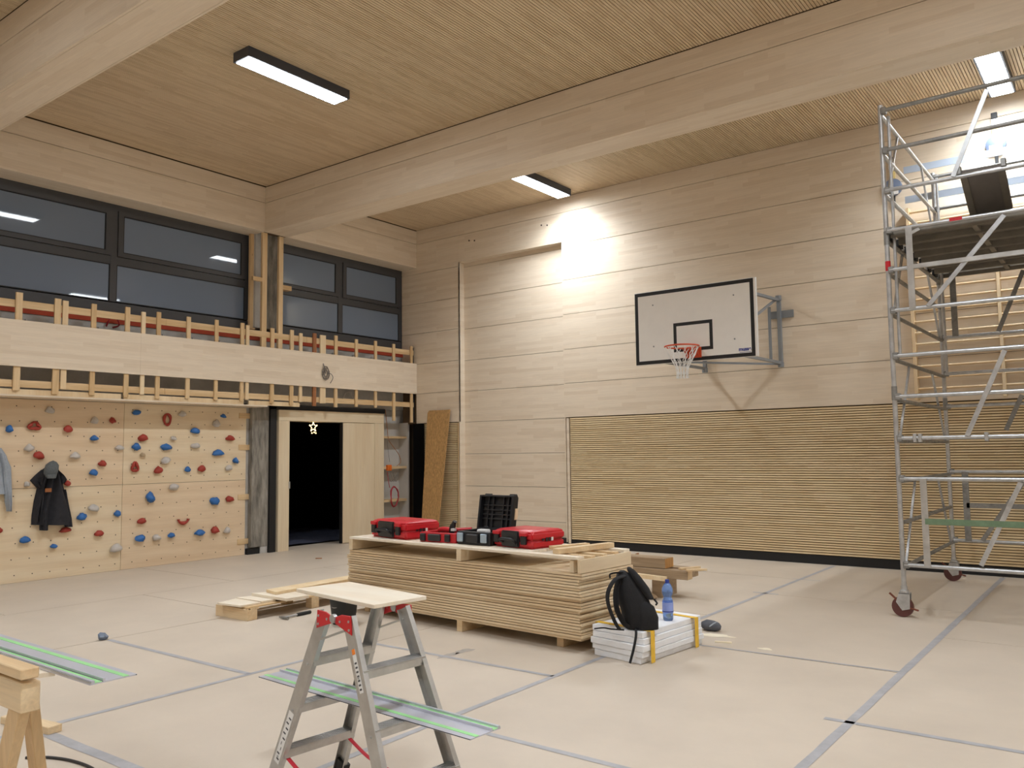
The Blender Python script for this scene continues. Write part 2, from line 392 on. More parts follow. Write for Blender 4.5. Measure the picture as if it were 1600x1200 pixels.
for x, z, dx in ((-10.44, 5.66, .14), (-8.78, 5.88, .2)):
    for e in (0, dx):
        B().lathe([(.016, 0), (.016, .01)], PY(733+e*60, 376, YW)-Vector((0, .006, 0)) if x < -10 else PY(846+e*45, 352, YW)-Vector((0, .006, 0)), 8, (0, 1, 0)).build('bolt_hole', 'hole', wr)
bbr = struct(B().box(NX0, XR, YW+.045, YW+.20, .0, .135).build('baseboard_right', 'black'), 'black recessed plinth under the slatted wainscot')
struct(B().box(-8.2, XR, YW+.012, YW+.045, .0, .125).build('baseboard_right', 'black'))

# ------------------------------------------------------------------ ceiling, beams, lamps
ce = struct(B().box(-12.6, XR+.25, YB-.2, 12.95, ZC+.05, ZC+.25).build('ceiling', 'slat_back'), 'timber slatted ceiling between deep beams')
beams = [(8.64, 9.12), (3.50, 3.95), (-1.64, -1.19), (-6.78, -6.33)]
bays = [(9.12, YW), (3.95, 8.64), (-1.19, 3.50), (-6.33, -1.64), (YB, -6.78)]
sb = B(); P_ = .036
n = int((XR-XF)/P_)
for (a, b) in bays:
    for i in range(n):
        x = XF+.02+i*P_
        sb.add([(x, a, ZC+.05), (x+.0285, a, ZC+.05), (x+.0285, b, ZC+.05), (x, b, ZC+.05), (x, a, ZC), (x+.0285, a, ZC), (x+.0285, b, ZC), (x, b, ZC)],
               [(7, 6, 5, 4), (0, 4, 5, 1), (1, 5, 6, 2), (3, 2, 6, 7), (0, 3, 7, 4)])
stuff(sb.build('ceiling_slats', 'slat_y', ce))
for i, (a, b) in enumerate(beams):
    r = root('ceiling_beam', None, None, (0, (a+b)/2, ZB), kind='structure')
    r['label'] = ['pale clad beam meeting the post between the windows', 'pale clad beam crossing above the climbing wall', 'clad beam further from the basketball wall', 'clad beam by the rear wall'][i]
    B().box(XF-.1, XR, a+.03, b-.03, ZB+.03, ZC+.06).build('core', 'gap', r)
    for yy in (a, b-.024):
        B().box(XF-.02, XR, yy, yy+.024, ZB+.0, 5.993-G).build('cladding_board', 'panel_x', r, bevel=.0015)
        B().box(XF-.02, XR, yy, yy+.024, 5.993+G, ZC-.012).build('cladding_board', 'panel_x', r, bevel=.0015)
    B().box(XF-.02, XR, a+.026, b-.026, ZB-.0, ZB+.024).build('soffit_board', 'soffit_x', r, bevel=.0015)

def luminaire(x, y, label, L_=1.5, W_=.29):
    z1 = ZC-.002; z0 = z1-.115
    r = root('ceiling_light', label, 'ceiling light', (x, y, z0), 'long ceiling lamps')
    hb = B(); t = .022
    hb.box(x-W_/2, x-W_/2+t, y-L_/2, y+L_/2, z0, z1); hb.box(x+W_/2-t, x+W_/2, y-L_/2, y+L_/2, z0, z1)
    hb.box(x-W_/2+t, x+W_/2-t, y-L_/2, y-L_/2+t, z0, z1); hb.box(x-W_/2+t, x+W_/2-t, y+L_/2-t, y+L_/2, z0, z1)
    hb.box(x-W_/2+t, x+W_/2-t, y-L_/2+t, y+L_/2-t, z1-.02, z1)
    hb.build('housing', 'light_frame', r)
    B().box(x-W_/2+t, x+W_/2-t, y-L_/2+t, y+L_/2-t, z0-.008, z0+.02).build('diffuser', 'lamp', r, bevel=.006)
    lamp_light(x, y, r)
LY = [11.34, 6.20, 1.06, -4.1]
LX = [-7.93, -1.18, 5.57]
def lamp_light(x, y, r):
    ld_ = bpy.data.lights.new('lamp_light', 'AREA'); ld_.shape = 'RECTANGLE'; ld_.size = .24; ld_.size_y = 1.44
    ld_.energy = LAMP_WATT; ld_.spread = math.radians(140); ld_.color = (.89, .948, 1.0)
    lo_ = bpy.data.objects.new('lamp_light', ld_); COL.objects.link(lo_); lo_.parent = r; lo_.location = (0, 0, -.012)
names = {(0, 0): 'bright lamp on the ceiling above the timber wall niche', (1, 0): 'bright lamp on the ceiling between two beams above the climbing wall', (0, 1): 'bright lamp on the ceiling above the scaffold tower'}
for i, x in enumerate(LX):
    for j, y in enumerate(LY):
        luminaire(x, y, names.get((j, i), 'bright lamp on the ceiling further back in the hall'))

# ------------------------------------------------------------------ unseen walls
struct(B().box(XR, XR+.2, YB, 12.7, 0, ZC+.1).build('wall_side', 'panel_y'), 'pale timber side wall opposite the windows')
struct(B().box(-12.6, XR+.2, YB-.2, YB, 0, ZC+.1).build('wall_rear', 'panel_x'), 'pale timber rear wall')

# ------------------------------------------------------------------ window wall
OY0, OY1, OZ = 9.39, 11.44, 2.27       # clear opening of the door surround
wl = B()
wl.box(-12.55, -12.40, YB, 8.60, 0, 3.84)           # behind climbing wall
wl.box(-12.55, -12.22, 8.60, 9.12, 0, 2.55)
wl.box(-12.55, -12.36, 11.60, 12.70, 0, 3.84)
wl.box(-12.55, -12.22, 8.60, 12.70, 2.56, 3.84)
wl.box(-12.40, -12.22, YB, 8.60, 2.56, 3.84)
wl.box(-12.75, -12.55, YB, 12.70, 3.84, ZC+.1)
wl = struct(wl.build('wall_left', 'concrete'), 'unfinished window wall with battens, frieze and bare concrete')
# fascia above windows
for a, b in ((9.12, YW), (3.95, 8.64), (-1.19, 3.5), (-6.33, -1.64)):
    B().box(XF-.024, XF, a-.02, b+.0, ZB, 5.993-G).build('fascia_board', 'panel_y', wl, bevel=.0015)
    B().box(XF-.024, XF, a-.02, b+.0, 5.993+G, ZC-.012).build('fascia_board', 'panel_y', wl, bevel=.0015)
    B().box(-12.25, XF-.026, a-.02, b+.0, ZB, ZB+.024).build('soffit_board', 'soffit_y', wl, bevel=.0015)
B().box(-12.75, XF-.03, YB, 12.7, ZB+.03, ZC+.1).build('lintel', 'gap', wl)
# frieze: two long boards butted together
B().box(XF-.024, XF, 6.471, YW-.004, 2.882, 3.502).build('frieze_board', 'panel_y', wl, bevel=.0008)
B().box(XF-.024, XF, YB, 6.470, 2.882, 3.502).build('frieze_board', 'panel_y', wl, bevel=.0008)
# vertical battens that carry the frieze
def yb(u): return PX(u, 560, XF-.05).y
bat = [(26, .085, 0), (87, .085, 0), (99, .075, 1), (144, .07, 3), (197, .07, 0), (222, .062, 1), (246, .066, 0), (293, .066, 0), (337, .062, 0), (377.5, .065, 0), (385.5, .06, 1),
       (424.5, .072, 0), (455, .072, 0), (469, .065, 1), (490.5, .075, 2), (503.5, .125, 1), (524, .07, 0), (556, .066, 0), (586, .064, 0), (614.5, .066, 0), (642, .066, 0)]
bmat = ['pine_z', 'pine_pale', 'pine_brown', 'pine_z']
for u, wd, k in bat:
    y = yb(u); z0 = 2.55 if k != 1 else 2.60; z1 = 3.86 if k != 1 else 3.83
    if u == 614.5: z0 = 2.31
    if u == 642: z0 = 2.30
    B().box(XF-.052, XF-.0255, y-wd/2, y+wd/2, z0+random.uniform(-.015, .015), z1+random.uniform(-.015, .015)).build('batten', bmat[k], wl)
yy = yb(26)-.78
while yy > YB:
    B().box(XF-.052, XF-.0255, yy-.035, yy+.035, 2.55, 3.86).build('batten', 'pine_z', wl); yy -= .78
for a, b, m_ in ((YB, 3.1, 'pine_y'), (3.1, 6.9, 'pine_y'), (6.9, 9.6, 'pine_y'), (9.6, 12.34, 'pine_y')):
    B().box(XF-.082, XF-.054, a, b-.004, 3.675, 3.775).build('lath', m_, wl)
    B().box(XF-.082, XF-.054, a, b-.004, 2.610, 2.705).build('lath', m_, wl)
B().box(-12.221, -12.20, YB, 12.6, 3.665, 3.835).build('membrane', 'red_felt', wl)
B().box(XF-.12, XF-.09, 12.30, 12.60, 2.3, 3.84).build('black_corner_strip', 'black', wl)
for u in (52, 113, 167, 268, 315, 357, 397, 540, 572, 600, 628):
    y = yb(u)
    B().box(-12.22, -12.10, y-.02, y+.02, 3.52, 3.535).box(-12.20, -12.185, y-.025, y+.025, 3.43, 3.60).box(-12.12, -12.10, y-.012, y+.012, 3.53, 3.57).build('bracket', 'galv', wl)
for zc, rr, mt in ((3.52, .012, 'cable'), (3.50, .009, 'cable')):
    pts = [(-12.14+.02*math.sin(k*1.7+zc), 3.0+k*.35, zc+.022*math.sin(k*1.3+zc*9)) for k in range(27)]
    B().tube(pts, rr, 6).build('cable', mt, wl, smooth=60)
B().tube(spline([PX(166, 510, -12.15), PX(172, 498, -12.1), PX(182, 497, -12.1), PX(186, 508, -12.12), PX(176, 512, -12.12)], 5), .012, 6).build('cable', 'red_cable', wl, smooth=60)
for a in (0, .05):
    B().tube(spline([PX(535, 624+a*40, -12.15), PX(541, 614, -12.1), PX(549, 613+a*30, -12.1), PX(552, 626, -12.12), PX(562, 622, -12.15)], 5), .010, 6).build('cable', 'hold_grey', wl, smooth=60)
# ledge over the climbing wall
B().box(-12.22, XF+.015, YB, 8.72, 2.485, 2.508).build('ledge_board', 'soffit_y', wl, bevel=.001)
for a, b in ((YB, 3.4), (3.45, 6.22), (6.26, 8.30), (8.40, 9.45)):
    B().box(XF-.082, XF-.056, a, b, 2.513, 2.585).build('ledge_strip', 'pine_pale', wl)
# post between the windows: concrete column wrapped in studs
B().box(-12.30, -12.02, 8.74, 9.10, 3.86, ZB+.03).build('concrete_post', 'concrete_dark', wl)
B().box(-12.24, -12.03, 8.62, 8.735, 3.86, ZB+.03).build('insulation_board', 'concrete', wl)
for u, x0, wd, z0 in ((395, -12.08, .11, 3.83), (413.5, XF-.055, .095, 3.50), (439, XF-.055, .09, 3.50)):
    y = PX(u, 450, x0).y
    B().box(x0-.05, x0, y-wd/2, y+wd/2, z0, ZB+.0).build('stud', 'pine_z', wl)
y1 = PX(413.5, 450, XF-.055).y
B().box(XF-.105, XF-.057, 8.45, y1, 4.63, 4.70).build('stud_brace', 'pine_y', wl)
B().box(-12.15, -12.02, 9.10, 9.38, 4.6, 4.68).build('stud_brace', 'pine_y', wl)
# concrete column beside the door
B().box(-12.40, -12.12, 8.66, 9.00, .12, 2.58).build('concrete_column', 'concrete_dark', wl)
B().box(-12.40, -12.13, 8.86, 9.0, 0, .75).build('formwork_patch', 'concrete', wl)
B().box(-12.40, -12.15, 8.62, 8.9, 0, .10).build('column_foot', 'black', wl)
B().box(-12.30, -12.08, 9.005, 9.13, 0, 2.56).build('door_membrane', 'black', wl)
B().box(-12.30, -12.08, 9.005, 11.75, 2.47, 2.56).build('door_membrane', 'black', wl)
for v in (650, 699, 776, 845):
    p = PX(388, v, -12.21); B().box(-12.24, -12.19, 8.45, 8.72, p.z-.045, p.z+.045).build('lath', 'pine_y', wl)
# open bay between door and corner
B().box(-12.37, -12.345, 11.75, 12.45, .0, 2.45).build('plaster_panel', 'plaster', wl)
for v, h_ in ((683, .028), (730, .03), (781, .03)):
    z = PX(620, v, -12.15).z
    B().box(-12.345, -12.12, 11.70, 12.42, z-h_, z+h_*.6).build('bay_shelf', 'pine_y', wl)
B().box(-12.345, -12.08, 12.40, 12.44, 0, 2.3).build('bay_post', 'plaster', wl)
B().box(-11.865, -11.585, YW-.05, YW-.02, 0, 2.27).build('black_panel', 'deep_black', wl)
# windows
ZT, ZBOT = 5.495, 3.865
def window(nm, y0, y1, ym, first):
    r = root(nm, None, None, (XWIN, (y0+y1)/2, ZBOT), kind='structure'); r['label'] = 'anthracite four-pane strip window, night outside'
    x0, x1 = XWIN-.05, XWIN; fm = .09; zm0, zm1 = 4.60, 4.73
    B().box(x0, x1, y0, y1, ZT-.10, ZT+.02).build('frame_rail', 'frame', r)
    B().box(x0, x1, y0, y1, ZBOT-.02, 3.985).build('frame_rail', 'frame', r)
    B().box(x0, x1, y0+fm, y1-fm, zm0-.03, zm1-.04).build('frame_rail', 'frame', r)
    for a, b in ((y0, y0+fm), (ym-.05, ym+.05), (y1-fm, y1)):
        B().box(x0, x1+.003, a, b, 4.00, ZT-.10).build('frame_stile', 'frame', r)
    for a, b in ((y0+fm, ym-.05), (ym+.05, y1-fm)):
        # opening sash above
        s = B(); sx = XWIN+.022; t = .085; z0, z1 = zm1-.04, ZT-.10
        s.box(x1, sx, a+.004, b-.004, z0+.006, z0+.006+t*.75); s.box(x1, sx, a+.004, b-.004, z1-t*.75, z1-.006)
        s.box(x1, sx, a+.004, a+t, z0+.006+t*.75, z1-t*.75); s.box(x1, sx, b-t, b-.004, z0+.006+t*.75, z1-t*.75)
        sh = s.build('sash', 'frame', r)
        g = B(); gz0, gz1, ga, gb = z0+.006+t*.75, z1-t*.75, a+t, b-t; q = .014
        g.box(x1-.01, x1+.012, ga, gb, gz0, gz0+q); g.box(x1-.01, x1+.012, ga, gb, gz1-q, gz1); g.box(x1-.01, x1+.012, ga, ga+q, gz0+q, gz1-q); g.box(x1-.01, x1+.012, gb-q, gb, gz0+q, gz1-q)
        g.build('gasket', 'gasket', sh)
        B().box(x1-.02, x1+.004, ga, gb, gz0, gz1).build('pane', 'glass', sh)
        g = B(); gz0, gz1, ga, gb = 4.0, zm0-.03, a, b
        g.box(x1-.03, x1-.004, ga, gb, gz0, gz0+q); g.box(x1-.03, x1-.004, ga, gb, gz1-q, gz1); g.box(x1-.03, x1-.004, ga, ga+q, gz0+q, gz1-q); g.box(x1-.03, x1-.004, gb-q, gb, gz0+q, gz1-q)
        g.build('gasket', 'gasket', r)
        B().box(x0, x1-.012, ga, gb, gz0, gz1).build('pane', 'glass', r)
window('window_1', 3.75, 8.64, 6.245, True)
window('window_2', 9.10, 12.375, 10.70, False)
window('window_3', -1.3, 3.45, 1.1, False)
struct(B().box(-12.5, -12.2, YB, -1.35, 3.9, ZB).build('wall_left_upper', 'concrete'), 'bare concrete infill above the frieze')
struct(B().box(-12.5, -12.2, 3.43, 3.77, 3.9, ZB).build('wall_left_pier', 'concrete'), 'bare concrete pier beside the strip window')

# door surround, sliding leaf and the dark room behind
dr = root('door_1', None, None, (XD, (OY0+OY1)/2, 0), kind='structure'); dr['label'] = 'pale door surround with a half open sliding leaf'
DO0, DO1, DZ = 9.16, 11.69, 2.465
B().box(XD-.30, XD, DO0, OY0, 0, OZ).build('jamb', 'door', dr, bevel=.002)
B().box(XD-.30, XD, OY1, DO1, 0, OZ).build('jamb', 'door', dr, bevel=.002)
B().box(XD-.30, XD, DO0, DO1, OZ+.002, DZ).build('head', wood('door_head', srgb(226, 210, 181), srgb(219, 199, 167), 'y', 'z', blocks=False, grain=.05), dr, bevel=.002)
lf = B().box(XD-.08, XD-.012, 10.64, OY1+.0, .01, OZ-.004).build('sliding_leaf', 'door', dr, bevel=.003)
B().box(XD-.085, XD-.02, 10.615, 10.638, .01, OZ-.004).build('leaf_edge', 'black', lf)
B().box(XD-.05, XD+.012, OY0-.012, OY0+.012, 1.08, 1.20).build('latch_plate', 'galv', dr)
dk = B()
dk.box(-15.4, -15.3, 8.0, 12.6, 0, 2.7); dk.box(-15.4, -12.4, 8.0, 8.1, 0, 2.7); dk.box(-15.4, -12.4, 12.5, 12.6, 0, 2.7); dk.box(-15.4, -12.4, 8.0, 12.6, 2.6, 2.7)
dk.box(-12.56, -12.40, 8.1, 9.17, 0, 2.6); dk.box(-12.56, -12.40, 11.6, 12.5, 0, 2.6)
dk = struct(dk.build('wall_passage', 'deep_black'), 'unlit passage behind the open door, its darkness put into black walls')  # shade of the unlit room is put into near-black wall colour
B().box(-15.30, -15.285, 11.06, 11.42, 1.15, 1.72).build('far_window', 'night_pane', dk)
B().box(-15.30, -15.27, 11.22, 11.25, 1.15, 1.72).build('far_window_bar', 'deep_black', dk)
tp = B(); nx, ny = 16, 18; pts = []
for i in range(nx+1):
    for j in range(ny+1):
        x = -15.2+i*2.62/nx; y = 8.2+j*4.2/ny
        pts.append((x, y, .012+.05*abs(noise.noise(Vector((x*2.3, y*2.9, 0))))+.02*abs(noise.noise(Vector((x*7, y*6, 2))))))
tp.add(pts, [(i*(ny+1)+j, (i+1)*(ny+1)+j, (i+1)*(ny+1)+j+1, i*(ny+1)+j+1) for i in range(nx) for j in range(ny)])
tag(tp.build('tarpaulin', 'tarp', smooth=60, origin=(-13.8, 10.2, 0)), 'crumpled dark tarpaulin on the floor behind the doorway', 'tarpaulin')
# star lamp
sc_ = PX(489.5, 667, -12.28); st = root('star_lamp', 'small glowing star hanging in the dark doorway', 'star lamp', sc_)
def starpt(k, R_): a = math.pi/2+k*math.pi/5; return sc_+Vector((0, math.cos(a)*R_, math.sin(a)*R_))
sp_ = [starpt(k, .088 if k % 2 == 0 else .040) for k in range(10)]
B().tube(sp_, .0055, 6, closed=True).build('star_outline', 'star', st, smooth=60)
for p in sp_[::2]+[sc_+Vector((0, a, b)) for a, b in ((.02, -.10), (-.03, -.115), (.06, -.115))]:
    B().lathe([(.001, -.013), (.012, 0), (.001, .013)], p, 6).build('bulb', 'star', st)
B().tube([sc_+Vector((0, 0, .085)), Vector((sc_.x, sc_.y, OZ+.004))], .002, 5).build('cord', 'cable', st)

# ================================================================== things
# ------------------------------------------------------------------ climbing wall
cw = root('climbing_wall', 'birch plywood climbing wall with red, blue and grey holds', 'climbing wall', (XC, 6.4, 0))
CY = [2.30, 4.36, 6.455, 8.60]; CZ = [.0, 1.258, 2.482]
for i in range(3):
    for j in range(2):
        p = B().box(XC-.02, XC, CY[i]+.0025, CY[i+1]-.0025, CZ[j]+.002, CZ[j+1]-.0025).build('panel', 'ply' if (i+j) % 2 else 'ply_pink', cw, bevel=.0015)
        hb = B()
        ny = 9; nz = 6
        for a in range(ny):
            for b in range(nz):
                y = CY[i]+.13+a*(CY[i+1]-CY[i]-.26)/(ny-1)+(.0 if b % 2 else .045); z = CZ[j]+.1+b*(CZ[j+1]-CZ[j]-.2)/(nz-1)
                hb.lathe([(.0085, 0), (.0085, .0012)], (XC+.0002, y, z), 6, (1, 0, 0))
        stuff(hb.build('bolt_holes', 'hole', p))
def ico(sub=2):
    bm = bmesh.new(); bmesh.ops.create_icosphere(bm, subdivisions=sub, radius=1)
    vs_ = [v.co.copy() for v in bm.verts]; fs = [tuple(v.index for v in f.verts) for f in bm.faces]; bm.free(); return vs_, fs
ICO = ico(2)
def hold(cu, cv, wu, hv, colr, kind='blob'):
    u, v = cu/4, 620+cv/4; wd, hh = wu/4, hv/4
    c = PX(u, v, XC); y0 = PX(u-wd/2, v, XC).y; y1 = PX(u+wd/2, v, XC).y; z1 = PX(u, v-hh/2, XC).z; z0 = PX(u, v+hh/2, XC).z
    ry, rz = (y1-y0)/2, (z1-z0)/2; dep = min(.085, .55*min(ry, rz)+.03)
    sd = random.uniform(0, 100); b = B()
    if kind == 'blob':
        tilt = random.uniform(-.5, .5); vs_ = []
        for p in ICO[0]:
            k = 1+.42*noise.noise(p*1.35+Vector((sd, sd*.7, 3)))+.10*noise.noise(p*3.5+Vector((sd, 0, 0)))
            q = p*k
            yy = q.y*ry*(1.0-.25*q.z); zz = q.z*rz+tilt*q.y*rz*.35; xx = (q.x*.75+.45)*dep*(1-.25*q.z)
            vs_.append((XC+max(-.004, xx), c.y+yy, c.z+zz))
        b.add(vs_, ICO[1])
        o = b.build('climbing_hold', 'hold_'+colr, cw, smooth=70)
    else:
        n = 18; pts = []; rr = []
        rng = range(n) if kind != 'u' else range(n//2+3)
        for t in rng:
            a = 2*math.pi*t/n
            if kind == 'u': a = math.pi*.98+t*math.pi*1.04/(n//2+2)
            k = 1.0
            if kind == 'tri': k = .80+.22*math.cos(3*(a-math.pi/2)) if True else 1
            yy = math.cos(a)*ry*.76*k; zz = math.sin(a)*rz*.78*k
            pts.append((XC+.028, c.y+yy, c.z+zz)); rr.append(min(ry, rz)*(.30+.08*math.sin(3*a+sd)))
        b.tube(pts, rr, 8, closed=(kind != 'u'))
        o = b.build('climbing_hold', 'hold_'+colr, cw, smooth=70)
    o['label'] = {'red': 'red climbing hold', 'blue': 'blue climbing hold', 'grey': 'pale grey climbing hold', 'beige': 'small beige climbing hold'}[colr]+('' if kind == 'blob' else ' shaped like a loop' if kind != 'u' else ' shaped like a horseshoe')
for a in [(210,183,110,62,'tri'),(420,200,55,45),(697,147,40,40),(237,365,70,48),(637,415,50,38),(418,540,45,35),(405,830,70,35),(615,852,60,38),(-8,832,36,34),(1040,142,52,85,'ring'),(888,257,60,42),(838,440,58,82,'tri'),(985,457,55,42),(1255,448,50,40),(1433,257,52,35),(1430,637,50,35),(880,775,58,35),(1140,765,80,62,'u'),(1338,832,50,40)]:
    hold(*a[:4], 'red', *(a[4:] or ('blob',)))
for a in [(52,200,48,45),(585,257,52,32),(577,473,55,38),(507,748,62,48),(730,728,38,40),(150,892,70,42),(332,933,42,28),(850,97,50,36),(1392,119,32,25),(1217,212,58,38),(848,310,50,45),(1035,313,68,40),(1357,350,70,38),(1468,397,32,40),(1168,453,34,36),(932,627,58,60),(1337,652,58,50),(871,883,65,42),(1065,864,42,32),(1243,848,60,38)]:
    hold(*a, 'blue')
for a in [(308,83,60,45),(588,148,42,45),(177,317,52,45),(468,367,62,42),(740,317,55,35),(165,545,40,35),(580,693,70,45),(720,943,70,55),(1135,107,42,38),(1347,167,44,45),(1080,260,34,28),(1218,305,58,36),(1030,398,62,45),(1425,443,40,35),(1080,563,60,42),(972,877,52,42),(1415,833,45,35)]:
    hold(*a, 'grey')
hold(888, 362, 30, 28, 'beige'); hold(310, 450, 34, 30, 'red')

# ------------------------------------------------------------------ clothes hanging from the holds
def drape(rows, xb, depth, folds, seed, n=26):
    """closed cloth body: rows of (v, u_left, u_right) read from the picture on the climbing face"""
    rings = []
    for k, (v, ul, ur, dd) in enumerate(rows):
        a = PX(ul, v, xb); c = PX(ur, v, xb); ring = []
        for t in range(n):
            s = t/(n-1); env = max(0.0, math.sin(math.pi*s))**.55
            f = .5+.5*math.sin(s*folds*math.pi*2+seed+.35*k*math.sin(seed+s*4))
            x = xb+.006+depth*dd*env*(.34+.66*f)+.012*noise.noise(Vector((s*5+seed, k*.7, 0)))*env
            ring.append(Vector((x, a.y+(c.y-a.y)*s, a.z+(c.z-a.z)*s)))
        for t in range(n-1, -1, -1):
            s = t/(n-1); ring.append(Vector((xb+.004, a.y+(c.y-a.y)*s, a.z+(c.z-a.z)*s)))
        rings.append(ring)
    return rings
def q(cx_, cy_): return cx_/7.5, 690+cy_/7.5
def rows_from(lst):
    out = []
    for cy_, l, r_, dd in lst: out.append((690+cy_/7.5, l/7.5, r_/7.5, dd))
    return out
def dense(rows, m=4):
    out = []
    for i in range(len(rows)-1):
        for k in range(m):
            t = k/m; out.append(tuple(rows[i][j]*(1-t)+rows[i+1][j]*t for j in range(4)))
    out.append(rows[-1]); return out
ct = root('jacket', 'dark hooded jacket hanging from a hold on the climbing wall', 'jacket', PX(80, 822, XC))
body = dense(rows_from([(290, 545, 640, .7), (330, 490, 680, .9), (420, 455, 720, 1), (540, 430, 745, 1), (700, 392, 790, 1.05), (860, 368, 815, 1.05), (975, 360, 830, 1.0)]))
B().loft(drape(body, XC+.004, .15, 4.5, .4, 34)).build('body', 'coat', ct, smooth=75)
B().loft(drape(dense(rows_from([(330, 480, 540, .5), (400, 400, 520, .8), (455, 347, 500, .9), (500, 385, 480, .8), (545, 428, 470, .5)])), XC, .12, 1.5, 2.0, 18)).build('shoulder_flap', 'coat', ct, smooth=75)
B().loft(drape(dense(rows_from([(345, 640, 690, .5), (390, 650, 735, .8), (445, 660, 775, .9), (490, 680, 755, .6)])), XC, .13, 1.5, 1.0, 18)).build('shoulder_flap', 'coat', ct, smooth=75)
B().loft(drape(dense(rows_from([(560, 470, 540, .9), (750, 462, 550, 1), (930, 455, 560, 1), (1040, 460, 562, .9)])), XC+.05, .10, 1.2, .2, 18)).build('sleeve', 'coat', ct, smooth=75)
B().loft(drape(dense(rows_from([(560, 690, 760, .9), (750, 700, 800, 1), (900, 735, 838, 1), (998, 755, 850, .9)])), XC+.04, .10, 1.2, 1.2, 18)).build('sleeve', 'coat', ct, smooth=75)
p = PX(566/7.5, 690+570/7.5, XC+.155); B().obox(p, (0, 1, 0), (1, 0, 0), (0, 0, 1), .042, .006, .026).build('leather_patch', 'coat_label', ct, bevel=.003)
p = PX(588/7.5, 690+325/7.5, XC+.15)
cp = root('flat_cap', 'grey wool cap hung over the dark jacket', 'cap', p)
vs_ = []
for c_ in ICO[0]:
    k = 1+.06*noise.noise(c_*2)
    vs_.append(p+Vector((c_.x*.065*k+.035, (c_.y*.098+.018*c_.z)*k, c_.z*.122*k)))
B().add(vs_, ICO[1]).build('crown', 'wool', cp, smooth=80)
B().loft([ell(p+Vector((.055+.02*math.sin(t*1.5), -.012, -.065-.058*t)), (0, 1, 0), (1, 0, 0), .082-.025*t, .034-.008*t, 14) for t in (0, .4, .8, 1)]).build('peak', 'wool', cp, smooth=60)
hd = root('hoodie', 'light grey hoodie hanging on the climbing wall', 'hoodie', PX(2, 795, XC))
B().loft(drape(dense([(700, -34, 2, .6), (712, -40, 10, .9), (730, -42, 15, 1), (760, -42, 14, 1), (772, -42, 12, .9)]), XC, .14, 2.5, .9, 24)).build('body', 'hoodie', hd, smooth=75)
B().loft(drape(dense([(708, -2, 7, .6), (730, 2, 17, 1), (755, 4, 18, 1), (785, 7, 18, .9), (796, 9.5, 16.5, .8)]), XC+.03, .11, 1, .4, 18)).build('sleeve', 'hoodie', hd, smooth=75)
B().loft(drape([(794, 9, 17, .8), (799, 9.5, 16.5, .8)], XC+.03, .11, 3, .4, 18)).build('cuff', 'hoodie', hd, smooth=75)

# ------------------------------------------------------------------ cables and fittings on the window wall
cl = root('cable_coil', 'grey cable coiled on the frieze above the door', 'cable', PX(507, 580, XF))
pts = []
for k in range(70):
    a = k*.62; rr_ = .075+.03*math.sin(k*.37)
    pts.append(PX(508, 583, XF)+Vector((.02+.012*math.sin(k*.5), math.cos(a)*rr_*.8, math.sin(a)*rr_*1.25)))
B().tube(pts, .006, 5).build('coil', 'grey_cable', cl, smooth=70)
B().tube(spline([PX(505, 568, XF), PX(505.4, 575, XF)+Vector((.03, 0, 0)), PX(507, 584, XF)+Vector((.03, 0, 0))], 5), .009, 6).build('lead', 'grey_cable', cl, smooth=70)
B().tube(spline([PX(510, 583, XF)+Vector((.03, 0, 0)), PX(515, 585, XF)+Vector((.05, 0, 0)), PX(518, 591, XF)+Vector((.04, 0, 0)), PX(515, 599, XF)+Vector((.02, 0, 0))], 5), .006, 6).build('lead', 'grey_cable', cl, smooth=70)
XB = -12.12
jb = root('junction_box', 'orange junction box on the open bay beside the door', 'junction box', PX(606.5, 731, XB))
p = PX(606.5, 731, XB); B().obox(p+Vector((.02, 0, 0)), (1, 0, 0), (0, 1, 0), (0, 0, 1), .035, .055, .058).build('box', 'orange_box', jb, bevel=.008)
B().lathe([(.04, 0), (.04, .008)], p+Vector((.055, 0, 0)), 14, (1, 0, 0)).build('cover', 'orange_box', jb)
rc = root('red_cable_coil', 'red cable coil hung over a shelf in the open bay', 'cable', PX(615, 778, XB))
c = PX(615, 776, XB+.02)
pts = [c+Vector((.02+.012*math.sin(k*.9), math.cos(k*2*math.pi/15)*(.105+.008*math.sin(k*1.3)), math.sin(k*2*math.pi/15)*(.20+.01*math.cos(k)))) for k in range(44)]
B().tube(pts, .010, 6).build('coil', 'red_cable', rc, smooth=70)
wi = root('loose_wires', 'thin dark wires trailing down the open bay', 'wires', PX(608, 700, XB))
B().tube(spline([PX(602, 640, XB), PX(605, 668, XB), PX(607, 686, XB+.03), PX(613, 696, XB+.03), PX(623, 710, XB+.02), PX(626, 722, XB+.02), PX(620, 728, XB)], 6), .007, 5).build('wire', 'pine_brown', wi, smooth=70)
B().tube(spline([PX(606, 686, XB+.03), PX(606, 700, XB+.03), PX(609, 722, XB+.02)], 6), .004, 5).build('wire', 'grey_cable', wi, smooth=70)
for dx in (0, 4, 8):
    B().tube(spline([PX(606+dx, 737, XB+.03), PX(610+dx, 752, XB+.03), PX(616+dx*.6, 748, XB+.03), PX(622, 738+dx*.5, XB+.02)], 6), .005, 5).build('wire', 'grey_cable', wi, smooth=70)
B().tube(spline([PX(605, 737, XB+.03), PX(607, 752, XB+.03), PX(609, 762, XB+.03)], 6), .007, 5).build('wire', 'red_cable', wi, smooth=70)

